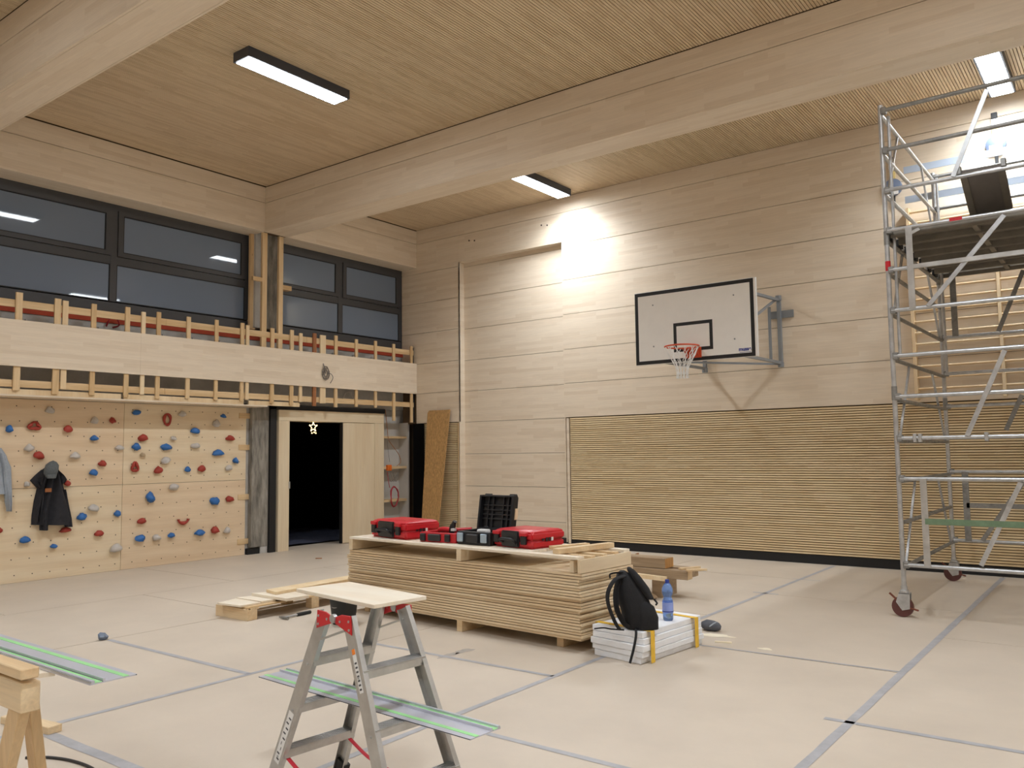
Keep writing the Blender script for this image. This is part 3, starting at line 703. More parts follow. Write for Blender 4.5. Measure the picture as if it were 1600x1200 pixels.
# ------------------------------------------------------------------ leaning OSB board
tl, tr_ = PY(668, 642, 12.30), PY(703, 642, 12.30); tl.z = tr_.z = 2.52
bl_, br_ = PZ(652.5, 843.5, 0), PZ(687, 844, 0); bl_.y = br_.y = (bl_.y+br_.y)/2
nrm = (br_-bl_).cross(tl-bl_).normalized()
pl_ = B(); cut = .03
pl_.prism([bl_, br_, tr_, tl+Vector((.04, 0, 0)), tl.lerp(bl_, .02)], -nrm*.018)
tag(pl_.build('osb_board', 'osb', origin=bl_), 'narrow brown strand board leaning in the corner', 'board')

# ------------------------------------------------------------------ basketball hoop
YBB = 10.60
hp = root('basketball_hoop', 'white wall-mounted basketball backboard with orange rim and net', 'basketball hoop', Vector((-4.87, YW, 2.9)))
BX0, BX1, BZ0, BZ1 = -5.765, -3.966, 2.888, 3.932
bd = B().box(BX0, BX1, YBB, YBB+.03, BZ0, BZ1).build('backboard', 'board_white', hp, bevel=.003)
B().box(BX0-.004, BX1+.004, YBB+.008, YBB+.034, BZ0-.004, BZ1+.004).build('edge_frame', 'white', hp)
def frame_lines(x0, x1, z0, z1, t, y):
    b = B(); b.box(x0, x1, y-.0015, y, z0, z0+t); b.box(x0, x1, y-.0015, y, z1-t, z1); b.box(x0, x0+t, y-.0015, y, z0+t, z1-t); b.box(x1-t, x1, y-.0015, y, z0+t, z1-t); return b
frame_lines(BX0+.002, BX1-.03, BZ0+.002, BZ1-.004, .05, YBB).build('border_line', 'line_black', bd)
i0, i1 = PY(1052, 508, YBB), PY(1114.5, 549, YBB)
frame_lines(i0.x, i1.x, 3.03, PY(1052, 505.5, YBB).z, .046, YBB).build('target_line', 'line_black', bd)
for u, v in ((1020, 477), (1146, 461), (1021.5, 541.5), (1148, 529.5)):
    pp = PY(u, v, YBB); B().lathe([(.011, 0), (.011, .004)], pp-Vector((0, .004, 0)), 10, (0, 1, 0)).build('bolt', 'grey_steel', bd)
def text(body, size, loc, rot, mat, parent, name, ext=.001, align='LEFT', bold=0.0):
    cu = bpy.data.curves.new(name, 'FONT'); cu.body = body; cu.size = size; cu.extrude = ext; cu.align_x = align; cu.offset = bold
    o = bpy.data.objects.new(name, cu); COL.objects.link(o)
    dg = bpy.context.evaluated_depsgraph_get(); me = bpy.data.meshes.new_from_object(o.evaluated_get(dg)); bpy.data.objects.remove(o)
    me.materials.clear(); me.materials.append(M[mat]); ob = bpy.data.objects.new(name, me); COL.objects.link(ob)
    ob.rotation_euler = rot
    if parent: ob.parent = parent; ob.location = Vector(loc)-parent_loc(parent)
    else: ob.location = loc
    return ob
tl0 = PY(1154.5, 548.5, YBB); text('musse', .068, (tl0.x, YBB-.001, tl0.z), (math.pi/2, 0, 0), 'blue_print', bd, 'lettering', .0008, bold=.003)
tx1 = PY(1174, 549.5, YBB).x
B().box(tl0.x+.01, tx1, YBB-.0015, YBB, tl0.z-.022, tl0.z-.017).build('underline', 'blue_print', bd)
# rim and net
RX, RZ, RR = -4.868, 3.055, .225; RYc = YBB-.15-RR
B().tube([(RX+math.cos(a*math.pi/16)*RR, RYc+math.sin(a*math.pi/16)*RR, RZ) for a in range(32)], .011, 8, closed=True).build('rim', 'orange', hp, smooth=60)
B().box(RX-.115, RX+.115, YBB-.016, YBB-.001, 2.93, RZ+.02).build('rim_plate', 'orange', hp, bevel=.003)
rb = B(); rb.box(RX-.09, RX+.09, YBB-.17, YBB-.016, RZ-.012, RZ+.004)
for sx in (-.09, .085): rb.prism([(RX+sx, YBB-.016, RZ-.012), (RX+sx, YBB-.16, RZ-.012), (RX+sx, YBB-.016, 2.94)], (.006, 0, 0))
rb.build('rim_bracket', 'orange', hp)
prof = [(.222, 0), (.178, -.10), (.130, -.19), (.088, -.27), (.074, -.35), (.080, -.42)]
nt_ = B(); NN = 12
for s in (0, 1):
    for k in range(NN):
        pts = []
        for i, (r_, h_) in enumerate(prof):
            off = (k+.5*((i+s) % 2))*2*math.pi/NN
            pts.append((RX+math.cos(off)*r_, RYc+math.sin(off)*r_, RZ-.01+h_))
        nt_.tube(pts, .0055, 4)
stuff(nt_.build('net', 'rope', hp, smooth=60))
# steel arms and wall posts
def gb(p, q_, w_=.04, h_=.04, nm='arm', m_='grey_steel'): return B().bar(p, q_, w_, h_).build(nm, m_, hp)
PXR, PXL = PY(1219, 520, YW-.05).x, PY(1102, 570, YW-.05).x
pz0, pz1 = 2.95, 3.90
gb((PXR, YW-.06, pz0-.03), (PXR, YW-.06, pz1+.03), .06, .05, 'wall_post'); gb((PXL, YW-.06, pz0-.03), (PXL, YW-.06, pz1+.03), .06, .05, 'wall_post')
gb((PXR-.13, YW-.12, pz0+.05), (PXR-.13, YW-.12, pz1-.1), .035, .035, 'inner_post')
for xx in (PXR, PXL):
    B().box(xx-.16, xx+.20, YW-.03, YW-.002, 3.63, 3.74).build('wall_plate', 'grey_steel', hp, bevel=.003)
    for zz in (pz0-.03, pz1+.03): B().lathe([(.045, -.035), (.045, .035)], (xx, YW-.07, zz), 12).build('pivot', 'grey_steel', hp)
for zz, bz in ((pz0, BZ0+.05), (pz1, BZ1-.10)):
    gb((PXR, YW-.07, zz), (BX1-.30, YBB+.05, bz)); gb((PXL, YW-.07, zz), (BX0+.30, YBB+.05, bz))
gb((PXR-.03, YW-.12, pz1), (BX1-.33, YBB+.06, BZ0+.35), .03, .03, 'diagonal'); gb((PXL, YW-.1, pz1), (BX0+.33, YBB+.06, BZ0+.35), .03, .03, 'diagonal')
gb((PXR, YW-.08, pz0-.02), (BX0+.4, YBB+.06, BZ0+.03), .028, .028, 'diagonal')
for xx in (BX0+.32, BX1-.32): gb((xx, YBB+.055, BZ0+.02), (xx, YBB+.055, BZ1-.06), .045, .045, 'board_stile')
gb((BX0+.3, YBB+.055, BZ0+.06), (BX1-.3, YBB+.055, BZ0+.06), .045, .045, 'board_rail'); gb((BX0+.3, YBB+.055, BZ1-.1), (BX1-.3, YBB+.055, BZ1-.1), .045, .045, 'board_rail')

# ------------------------------------------------------------------ wall bars behind the scaffold
wb = root('stall_bars', 'wooden wall bars mounted behind the scaffold tower', 'wall bars', (-1.3, YW, 2.3))
ux = [PY(1428, 520, YW-.09).x, PY(1565, 520, YW-.09).x]; ux.append(ux[1]*2-ux[0])
for x in ux: B().box(x-.02, x+.02, YW-.14, YW-.002, 2.30, 4.95).build('upright', 'pine_pale', wb, bevel=.004)
for i in range(17):
    z = 2.45+i*.152
    for a, b in zip(ux[:-1], ux[1:]): B().tube([(a+.02, YW-.09, z), (b-.02, YW-.09, z)], .02, 10, flat=.8).build('rung', 'pine_x', wb, smooth=50)

# ------------------------------------------------------------------ wall fittings beside the bars
def fitting(u, v, label):
    p = PY(u, v, YW-.03); r = root('round_fitting', label, 'wall fitting', p, 'round fittings on the timber wall')
    rr = .122
    B().lathe([(rr*.97, 0), (rr, .02), (rr, .05), (rr*.9, .06)], p+Vector((0, .028, -.02)), 28, (0, -1, 0)).build('disc', 'fit_body', r, smooth=40)
    B().box(p.x-.075, p.x+.075, p.y-.042, p.y-.03, p.z-.13, p.z-.03).build('label_plate', 'paper', r)
    B().box(p.x-.035, p.x+.035, p.y-.01, p.y+.028, p.z+.10, p.z+.24).build('strap', 'fit_yellow', r, bevel=.003)
    B().box(p.x-.04, p.x+.04, p.y-.02, p.y+.028, p.z+.24, p.z+.33).build('clamp', 'white', r, bevel=.004)
    B().box(p.x-.035, p.x+.035, p.y-.03, p.y+.028, p.z+.33, p.z+.41).build('cap', 'black', r, bevel=.004)
    B().box(p.x-.02, p.x+.02, p.y-.01, p.y+.028, p.z-.30, p.z-.13).build('tail', 'black', r, bevel=.003)
fitting(1556, 224, 'round blue-grey wall fitting with white label above the leaning hatch')
fitting(1395, 291, 'round blue-grey wall fitting partly hidden behind the scaffold corner post')

# ------------------------------------------------------------------ scaffold tower
SX0, SX1, SY0, SY1 = -1.975, .975, 9.0, 11.7
sf = root('scaffold_tower', 'rolling aluminium scaffold tower standing before the slatted wall', 'scaffold', ((SX0+SX1)/2, (SY0+SY1)/2, 0))
LV = [.511, .945, 1.355, 1.757, 2.173, 2.584, 3.045, 3.462, 3.87, 4.288, 4.71, 5.13]
corners = [(SX0, SY0), (SX0, SY1), (SX1, SY0), (SX1, SY1)]
for (x, y) in corners:
    B().tube([(x, y, .26), (x, y, 5.20)], .024, 12).build('post', 'galv', sf, smooth=50)
    for z in (2.21, 3.80):
        B().tube([(x, y, z-.07), (x, y, z+.07)], .0275, 12).build('post_sleeve', 'galv_dark', sf, smooth=50)
    # castor
    hub = Vector((x-.02, y, .10))
    w_ = B().lathe([(.035, -.026), (.098, -.026), (.10, -.018), (.10, .018), (.098, .026), (.035, .026)], hub, 26, (0, 1, 0)).build('castor_wheel', 'wheel', sf, smooth=40)
    B().lathe([(.022, -.036), (.022, .036)], hub, 12, (0, 1, 0)).build('axle', 'galv', w_)
    fk = B()
    for sy in (-.037, .031):
        fk.prism([(x-.075, y+sy, .145), (x-.02, y+sy, .065), (x+.05, y+sy, .085), (x+.055, y+sy, .235), (x-.045, y+sy, .235)], (0, .006, 0))
    fk.box(x-.045, x+.055, y-.037, y+.037, .229, .240)
    fk.build('castor_fork', 'galv', sf)
    B().lathe([(.042, 0), (.042, .02), (.03, .025), (.03, .06)], (x, y, .240), 14).build('castor_collar', 'galv', sf, smooth=40)
    B().bar((x-.07, y-.02, .165), (x-.135, y-.02, .225), .03, .012).build('brake_pedal', 'pedal', sf)
    B().bar((x+.05, y-.02, .095), (x+.125, y-.02, .075), .03, .012).build('brake_pedal', 'pedal', sf)
B().tube([(SX0, SY0, 3.46), (SX0, SY0, 3.56)], .0262, 12).build('red_band', 'red', sf, smooth=50)
# end frames: inner uprights, rungs and thin diagonals
for x, dx in ((SX0, .055), (SX1, -.055)):
    for y in (SY0+.085, SY1-.085):
        B().tube([(x+dx, y, 2.60 if dx > 0 else .5), (x+dx, y, 5.10)], .016, 10).build('inner_upright', 'galv', sf, smooth=50)
    for z in LV:
        if z == LV[8]: continue
        B().tube([(x, SY0, z-.03), (x, SY1, z-.03)], .021, 10).build('end_rung', 'galv' if z > 3.9 else 'galv_dark', sf, smooth=50)
    for a, b in ((0, 2), (3, 5), (6, 8), (9, 11)):
        z0, z1 = LV[a]-.03, LV[b]-.03; ym = (SY0+SY1)/2
        for p_, q_ in (((SY0+.12, z0), (SY0+.75, z1)), ((SY1-.12, z0), (SY1-.75, z1))):
            B().bar((x, p_[0], p_[1]), (x, q_[0], q_[1]), .022, .022).build('end_brace', 'galv', sf)
# long sides: rails with couplers and flat braces
for y, front in ((SY0, True), (SY1, False)):
    for k, z in enumerate(LV):
        if k == 1: continue
        if not front and k in (3, 7): continue
        m_ = 'galv_dark' if k >= 10 else 'galv'
        yy = y-.03 if front else y-.045
        B().tube([(SX0+.02, yy, z), (SX1-.02, yy, z)], .021, 10).build('rail', m_, sf, smooth=50)
        for x in (SX0+.035, SX1-.035):
            B().obox((x, (y+yy)/2, z), (1, 0, 0), (0, 1, 0), (0, 0, 1), .028, .034, .034).build('coupler', 'galv_dark', sf, bevel=.008)
    yo = y-.052 if front else y-.07
    def flat(p, q_, w_=.008, h_=.042, m_='alu'): B().bar(p, q_, w_, h_, ZAX).build('brace', m_, sf)
    if front:
        # lattice braces read on the front plane
        for (u0, v0, u1, v1) in ((1542, 140, 1489, 276), (1569, 336, 1450, 478), (1570, 547, 1511, 681), (1595, 754, 1533, 884)):
            p_, q_ = PY(u0, v0, SY0-.055), PY(u1, v1, SY0-.055)
            B().bar(p_, q_, .042, .012, (0, 1, 0)).build('diagonal_brace', 'galv', sf)
            mx = SX0+SX1
            B().bar((mx-p_.x, p_.y, p_.z), (mx-q_.x, q_.y, q_.z), .042, .012, (0, 1, 0)).build('diagonal_brace', 'galv', sf)
        for xx, z0, z1 in ((PY(1423, 420, SY0-.05).x, LV[6], LV[8]), (PY(1446, 815, SY0-.05).x, LV[0], LV[2])):
            for X_ in (xx, SX0+SX1-xx): B().box(X_-.03, X_+.03, y-.066, y-.052, z0, z1).build('truss_upright', 'alu', sf)
        B().box(PY(1423, 420, SY0-.05).x, SX1-.24, y-.068, y-.054, LV[7]-.022, LV[7]+.022).build('truss_chord', 'alu', sf)
        B().box(PY(1446, 815, SY0-.05).x, SX1-.24, y-.068, y-.054, LV[1]-.028, LV[1]+.028).build('truss_chord', 'green_steel', sf)
        B().bar(PY(1424, 364, SY0-.06), PY(1436, 357, SY0-.06), .03, .01, (0, 1, 0)).build('gusset', 'alu', sf)
        for u in (1430, 1438, 1542):
            pc = PY(u, 684, SY0-.03); B().obox((pc.x, SY0-.03, LV[3]), (1, 0, 0), (0, 1, 0), (0, 0, 1), .016, .036, .042).build('clamp', 'galv', sf, bevel=.006)
    else:
        for (u0, v0, u1, v1) in ((1599, 422, 1560, 518), (1597, 617, 1572, 672), (1600, 752, 1535, 845)):
            B().bar(PY(u0, v0, SY1-.08), PY(u1, v1, SY1-.08), .05, .012, (0, 1, 0)).build('diagonal_brace', 'galv_dark', sf)
        for xx, z0, z1 in ((PY(1490, 470, SY1-.08).x, LV[6], LV[8]), (PY(1511, 800, SY1-.08).x, LV[0], LV[2])):
            B().box(xx-.035, xx+.035, y-.09, y-.075, z0, z1).build('truss_upright', 'galv_dark', sf)
        B().box(PY(1511, 800, SY1-.08).x, SX1-.2, y-.09, y-.075, LV[1]-.03, LV[1]+.03).build('truss_chord', 'galv_dark', sf)
        for z in (4.92, 5.32):
            B().box(SX0-.35, SX1, y+.03, y+.045, z-.045, z+.045).build('toe_rail', 'toe', sf)
# deck planks: shallow steel boards with hooks, and the front edge profile
ZP = LV[8]; npl = 7; pw = (SY1-SY0-.06)/npl
for i in range(npl):
    y0 = SY0+.03+i*pw
    pb = B(); pb.box(SX0+.03, SX1-.03, y0+.006, y0+pw-.006, ZP-.005, ZP+.012)
    pb.box(SX0+.03, SX1-.03, y0+.006, y0+.022, ZP-.065, ZP-.005); pb.box(SX0+.03, SX1-.03, y0+pw-.022, y0+pw-.006, ZP-.065, ZP-.005)
    pb.build('deck_plank', 'deck', sf)
    B().box(SX0-.01, SX0+.03, y0+.05, y0+.20, ZP-.075, ZP+.005).build('plank_hook', 'black', sf, bevel=.004)
    B().box(SX0-.02, SX0+.03, y0+.04, y0+.21, ZP+.005, ZP+.018).build('plank_cap', 'alu', sf)
    for xx in (SX0+.75, SX0+1.5, SX0+2.25): B().box(xx, xx+.05, y0+.022, y0+pw-.022, ZP-.05, ZP-.006).build('plank_rib', 'deck', sf)
B().tube([(SX0, SY0, ZP-.10), (SX0, SY1, ZP-.10)], .022, 10).build('end_rung', 'galv_dark', sf, smooth=50)
B().box(PY(1483, 341, SY0-.06).x, PY(1503, 341, SY0-.06).x, SY0-.056, SY0-.050, ZP-.012, ZP+.022).build('red_sticker', 'red', sf)
# loose hatch panel leaning on the inner rail
ht = root('scaffold_hatch', 'dark hatch panel in metal frame leaning against a scaffold rail', 'hatch', (-1.1, 9.35, ZP+.012))
a_ = Vector((-1.285, SY0+.005, 4.33)); b_ = Vector((-.905, SY0+.005, 4.33)); lo = Vector((0, .78, -(4.33-ZP-.02)))
nn = (b_-a_).cross(lo).normalized(); t_ = .028
B().prism([a_+lo*.0, b_, b_+lo, a_+lo], nn*t_).build('board', 'deck_dark', ht)
for p_, q_ in ((a_, a_+lo), (b_, b_+lo)):
    d_ = (b_-a_).normalized()*(.03 if p_ == a_ else -.03); B().bar(p_+d_+nn*.012, q_+d_+nn*.012, .06, .05, nn).build('frame_stile', 'deck', ht)
for s_ in (.03, .97): B().bar(a_+lo*s_+nn*.012, b_+lo*s_+nn*.012, .05, .05, nn).build('frame_rail', 'deck', ht)
for p_ in (a_, b_): B().obox(p_+Vector((0, -.02, .02)), (1, 0, 0), (0, 1, 0), (0, 0, 1), .022, .03, .04).build('hook', 'galv_dark', ht, bevel=.006)

# ------------------------------------------------------------------ stack of sheets with a crate frame on top
sd_ = Vector((-6.885+3.8, 6.14-5.92, 0)).normalized()     # along the near edge, towards the left end
sn_ = Vector((-sd_.y, sd_.x, 0)); sn_ = sn_ if sn_.y > 0 else -sn_
S0 = Vector((-3.80, 5.93, 0)); SL, SD = 3.09, .77
def sp(l, d, z): return S0+sd_*l+sn_*d+Vector((0, 0, z))
NSH = 23; th = .55/NSH
def sheet_mesh(L_):
    b = B(); b.obox(sd_*L_/2+sn_*SD/2+Vector((0, 0, th*.40)), sd_, sn_, ZAX, L_/2, SD/2, th*.385); return b
proto = sheet_mesh(SL).build('plywood_sheet', 'sheet')
for k in range(NSH):
    o = proto if k == 0 else proto.copy()
    if k: COL.objects.link(o)
    o.location = sp(random.uniform(-.022, .018), random.uniform(-.012, .012), .10+k*th)
    o.scale = (1, 1, 1)
    ORD = ['second', 'third', 'fourth', 'fifth', 'sixth', 'seventh', 'eighth', 'ninth', 'tenth', 'eleventh', 'twelfth']
    if k == 22: tag(o, 'topmost sheet of the long plywood stack, under the timber frame', 'plywood sheet', 'sheets in the long stack')
    elif k == 0: tag(o, 'lowest sheet of the long plywood stack, lying on the floor bearers', 'plywood sheet', 'sheets in the long stack')
    else: tag(o, 'plywood sheet in the long stack, '+(ORD[21-k]+' from the top' if k >= 11 else ORD[k-1]+' from the floor bearers'), 'plywood sheet', 'sheets in the long stack')
for l, lb in ((.30, 'timber bearer under the long stack, at the end beside the polystyrene'), (1.42, 'timber bearer under the middle of the long plywood stack'), (2.9, 'timber bearer under the long stack, at the end beside the pallet')):
    rs_ = .004 if l == 1.42 else .10; b = B().obox(sp(l, SD/2+rs_/2, .05), sd_, sn_, ZAX, .035, SD/2-rs_/2, .05)
    tag(b.build('timber_bearer', 'pine_x', origin=sp(l, SD/2, 0)), lb, 'timber')
ZS = .65+.001
cf = root('crate_frame', 'timber crate frame lying on top of the plywood stack', 'crate frame', sp(1.5, .38, ZS))
for l in (.012, 1.42, 3.05):
    B().obox(sp(l, SD/2, ZS+.055), sd_, sn_, ZAX, .0125 if l < .1 else .03, SD/2, .055).build('crosspiece', 'ply', cf)
B().obox(sp(.10, SD/2, ZS+.05), sd_, sn_, ZAX, .02, SD/2-.02, .05).build('crosspiece', 'ply', cf)
for d in (.045, .16, .28, .40, .52, .64, .735):
    l0 = .02 if d in (.045, .735) else .62
    B().obox(sp((l0+SL-.02)/2, d, ZS+.1225), sd_, sn_, ZAX, (SL-.02-l0)/2, .056 if d not in (.045, .735) else .045, .0115).build('deck_board', 'ply_flat', cf, bevel=.0015)
for d in (.20, .38, .56):
    B().obox(sp(.20, d, ZS+.115), sd_, sn_, ZAX, .19, .03, .0115).build('short_board', 'pine_x', cf)
ZT_ = ZS+.135
def offcut(l, d, ln, wd, hh, ang, lb, m_='pine_x'):
    c = sp(l, d, ZT_+hh/2); ax = (Matrix.Rotation(ang, 3, 'Z') @ sd_); ay = Vector((-ax.y, ax.x, 0))
    tag(B().obox(c, ax, ay, ZAX, ln/2, wd/2, hh/2).build('wood_offcut', m_, origin=c-Vector((0, 0, hh/2)), bevel=.002), lb, 'wood offcut')
offcut(.26, .42, .70, .075, .045, 1.42, 'pale planed lath lying across the end of the crate frame')
offcut(.50, .52, .42, .07, .03, 1.30, 'rough short lath beside the red case on the stack', 'pine_y')

# ------------------------------------------------------------------ tool cases
def case(nm, lb, u0, v0, u1, v1, dep, hh, mat, z=None, low=False):
    z = ZT_ if z is None else z
    p0 = PZ(u0, v0, z); p1 = PZ(u1, v1, z); ax = (p1-p0).normalized(); wd = (p1-p0).length; ay = Vector((-ax.y, ax.x, 0))
    r = root(nm, lb, 'tool case', p0+ax*wd/2+ay*dep/2)
    C_ = lambda a, b, c: p0+ax*a*wd+ay*b*dep+Vector((0, 0, c*hh))
    return r, C_, ax, ay, wd, p0
def red_case(lb, u0, v0, u1, v1, dep, hh):
    r, C_, ax, ay, wd, p0 = case('tool_case', lb, u0, v0, u1, v1, dep, hh, 'red')
    b = B(); b.prism([C_(0, .05, .0), C_(1, .05, .0), C_(1, 1, 0), C_(0, 1, 0)], (0, 0, hh*.47)); b.build('base_shell', 'red', r, bevel=.02, seg=3, smooth=50)
    b = B(); b.loft([[C_(x, y, .485) for x, y in ((0, .05), (1, .05), (1, 1), (0, 1))], [C_(x, y, .86) for x, y in ((0, .05), (1, .05), (1, 1), (0, 1))], [C_(x, y, 1) for x, y in ((.05, .14), (.95, .14), (.95, .93), (.05, .93))]])
    b.build('lid_shell', 'red', r, bevel=.012, seg=2, smooth=45)
    b = B(); b.obox(C_(.5, .5, .99), ax, ay, ZAX, wd*.36, dep*.28, hh*.025); b.build('lid_panel', 'red', r, bevel=.004)
    # handle recess with grip
    b = B(); b.obox(C_(.46, .045, .5), ax, ay, ZAX, wd*.225, .018, hh*.44); rc_ = b.build('handle_recess', 'case_dark', r, bevel=.012, seg=2, smooth=40)
    b = B(); b.tube(spline([C_(.29, 0, .3), C_(.29, -.07, .42), C_(.34, -.085, .5), C_(.58, -.085, .5), C_(.63, -.07, .42), C_(.63, 0, .3)], 4), .014, 8); b.build('handle', 'case_black', r, smooth=60)
    for k in (.12, .81):
        b = B(); b.obox(C_(k, .02, .48), ax, ay, ZAX, .033, .016, hh*.24); l_ = b.build('latch', 'case_black', r, bevel=.006)
        b = B(); b.obox(C_(k, .02, .80), ax, ay, ZAX, .045, .018, hh*.10); b.build('latch_hinge', 'red', r, bevel=.006)
    for k in (.36, .46, .54, .62):
        b = B(); b.obox(C_(1.003, k, .48), ax, ay, ZAX, .0015, dep*.028, hh*(.10 if k != .36 else .05)); b.build('side_mark', 'case_black' if k < .6 else 'paper', r)
    return r
red_case('closed red plastic tool case near the door end of the stack', 577, 838, 631, 844.5, .46, .185)
red_case('closed red plastic tool case beside the open black case', 768, 853, 829, 859.5, .46, .165)
# low open red tray
r, C_, ax, ay, wd, p0 = case('open_tool_tray', 'low open red tool case with tools inside', 656, 846, 712.5, 849.3, .40, .095, 'red')
b = B(); tt = .07
for x0, x1, y0, y1 in ((0, 1, .0, .09), (0, 1, .91, 1), (0, .06, .09, .91), (.94, 1, .09, .91)):
    b.add([C_(x0, y0, 0), C_(x1, y0, 0), C_(x1, y1, 0), C_(x0, y1, 0), C_(x0, y0, 1), C_(x1, y0, 1), C_(x1, y1, 1), C_(x0, y1, 1)], [(0, 3, 2, 1), (4, 5, 6, 7), (0, 1, 5, 4), (1, 2, 6, 5), (2, 3, 7, 6), (3, 0, 4, 7)])
b.build('tray_wall', 'red', r, bevel=.005)
b = B(); b.obox(C_(.5, .5, .35), ax, ay, ZAX, wd*.45, .16, .012); b.build('tray_insert', 'case_dark', r)
b = B(); b.obox(C_(.42, -.02, .5), ax, ay, ZAX, wd*.17, .016, .034); b.build('handle_recess', 'case_dark', r, bevel=.008)
for k in (.10, .78): b = B(); b.obox(C_(k, -.02, .5), ax, ay, ZAX, .03, .016, .036); b.build('latch', 'case_black', r, bevel=.006)
b = B(); b.tube(spline([C_(.15, .6, 1.0), C_(.35, .5, 1.15), C_(.6, .45, 1.1)], 4), .028, 8); b.build('tool_body', 'red', r, smooth=60)
b = B(); b.tube(spline([C_(.62, .4, .8), C_(.66, .38, 1.5), C_(.74, .36, 2.1)], 4), [.03]*6+[.022]*3, 8); b.build('tool_grip', 'case_black', r, smooth=60)
b = B(); b.tube([C_(.5, .6, 1.05), C_(.95, .75, 1.2)], .02, 8); b.build('tool_body', 'red', r, smooth=60)
b = B(); b.obox(C_(.74, .3, 1.25), ax, ay, ZAX, .02, .02, .012); b.build('tool_tag', 'paper', r)
# black open case
r, C_, ax, ay, wd, p0 = case('open_black_case', 'open black plastic case with its ribbed lid standing upright', 714.5, 849.7, 765.5, 853.5, .42, .125, 'black')
b = B()
for x0, x1, y0, y1 in ((0, 1, .0, .09), (0, 1, .91, 1), (0, .06, .09, .91), (.94, 1, .09, .91)):
    b.add([C_(x0, y0, 0), C_(x1, y0, 0), C_(x1, y1, 0), C_(x0, y1, 0), C_(x0, y0, 1), C_(x1, y0, 1), C_(x1, y1, 1), C_(x0, y1, 1)], [(0, 3, 2, 1), (4, 5, 6, 7), (0, 1, 5, 4), (1, 2, 6, 5), (2, 3, 7, 6), (3, 0, 4, 7)])
b.build('base_shell', 'case_black', r, bevel=.005)
b = B(); b.obox(C_(.5, .5, .45), ax, ay, ZAX, wd*.45, .18, .012); b.build('insert', 'case_dark', r)
b = B(); b.obox(C_(.5, -.03, .5), ax, ay, ZAX, wd*.17, .018, .04); b.build('handle_recess', 'case_dark', r, bevel=.008)
for k in (.12, .84): b = B(); b.obox(C_(k, -.035, .55), ax, ay, ZAX, .036, .012, .042); b.build('clip', 'metal_clip', r, bevel=.006)
b = B(); b.obox(C_(.52, .35, .95), ax, ay, ZAX, .06, .04, .02); b.build('paper_roll', 'paper', r, bevel=.01)
lb0 = C_(-.10, .98, .9); tilt = Vector((0, 0, 1))*.985+ay*.17
LW, LH = wd*1.06, .355
Q = lambda a, c, d=0: lb0+ax*(a*LW-.005)+tilt*(c*LH)-ay*d
ld = B()
out_ = [(.05, 0), (.95, 0), (1, .08), (1, .90), (.95, 1), (.78, 1), (.76, .96), (.24, .96), (.22, 1), (.05, 1), (0, .9), (0, .08)]
ld.prism([Q(a, c) for a, c in out_], ay*.02); lid = ld.build('lid', 'case_black', r)
for a0, a1, c0, c1 in ((0, 1, 0, .05), (0, 1, .93, .97), (0, .05, .05, .93), (.95, 1, .05, .93)):
    B().obox(Q((a0+a1)/2, (c0+c1)/2, .03), ax, ay, tilt, (a1-a0)*LW/2, .032, (c1-c0)*LH/2).build('lid_rim', 'case_black', lid)
for a in (.22, .36, .66, .80): B().obox(Q(a, .5, .012), ax, ay, tilt, .006, .014, LH*.44).build('lid_rib', 'case_dark', lid)
for c_ in (.3, .42, .55, .68): B().obox(Q(.5, c_, .012), ax, ay, tilt, LW*.43, .012, .005).build('lid_rib', 'case_dark', lid)
B().obox(Q(1.01, .45, .0), ax, ay, tilt, .005, .02, .055).build('lid_sticker', 'pine_pale', lid)
for a in (.2, .8): B().obox(Q(a, -.01, .0), ax, ay, ZAX, .03, .025, .03).build('hinge', 'case_dark', r, bevel=.004)

# ------------------------------------------------------------------ polystyrene slabs, backpack, bottle
fa = Vector((-3.73, 5.955, 0)); fb_ = Vector((-3.195, 5.875, 0)); fd = Vector((.085, .92, 0)); fx_ = (fb_-fa)
tops = [0, .052, .098, .150, .198, .247]
ins = [.055, .015, .0, .03, .045]
lbs = ['polystyrene slab at the bottom of the taped stack', 'second polystyrene slab from the floor in the taped stack', 'middle polystyrene slab in the taped stack', 'polystyrene slab just below the top of the taped stack', 'topmost polystyrene slab, carrying the backpack and bottle']
for k in range(5):
    i_ = ins[k]; z0, z1 = tops[k], tops[k+1]-.0015
    jit = [Vector((random.uniform(-.014, .014), random.uniform(-.014, .014), 0)) for _ in range(4)]
    base = [fa+fx_*i_+fd*i_*.5, fb_-fx_*i_+fd*i_*.5, fb_+fd-fx_*i_, fa+fd+fx_*i_]
    ring = []
    for e in range(4):
        p_, q_ = base[e]+jit[e], base[(e+1) % 4]+jit[(e+1) % 4]
        for s_ in range(10): ring.append(p_.lerp(q_, s_/10)+Vector((random.uniform(-.004, .004), random.uniform(-.004, .004), 0)))
    b = B(); b.loft([[p_+Vector((0, 0, z0+random.uniform(0, .002))) for p_ in ring], [p_+Vector((0, 0, z1)) for p_ in ring]])
    tag(b.build('polystyrene_slab', 'foam', origin=(fa+fb_+fd)/2+Vector((0, 0, z0)), bevel=.004), lbs[k], 'foam slab', 'taped polystyrene slabs')
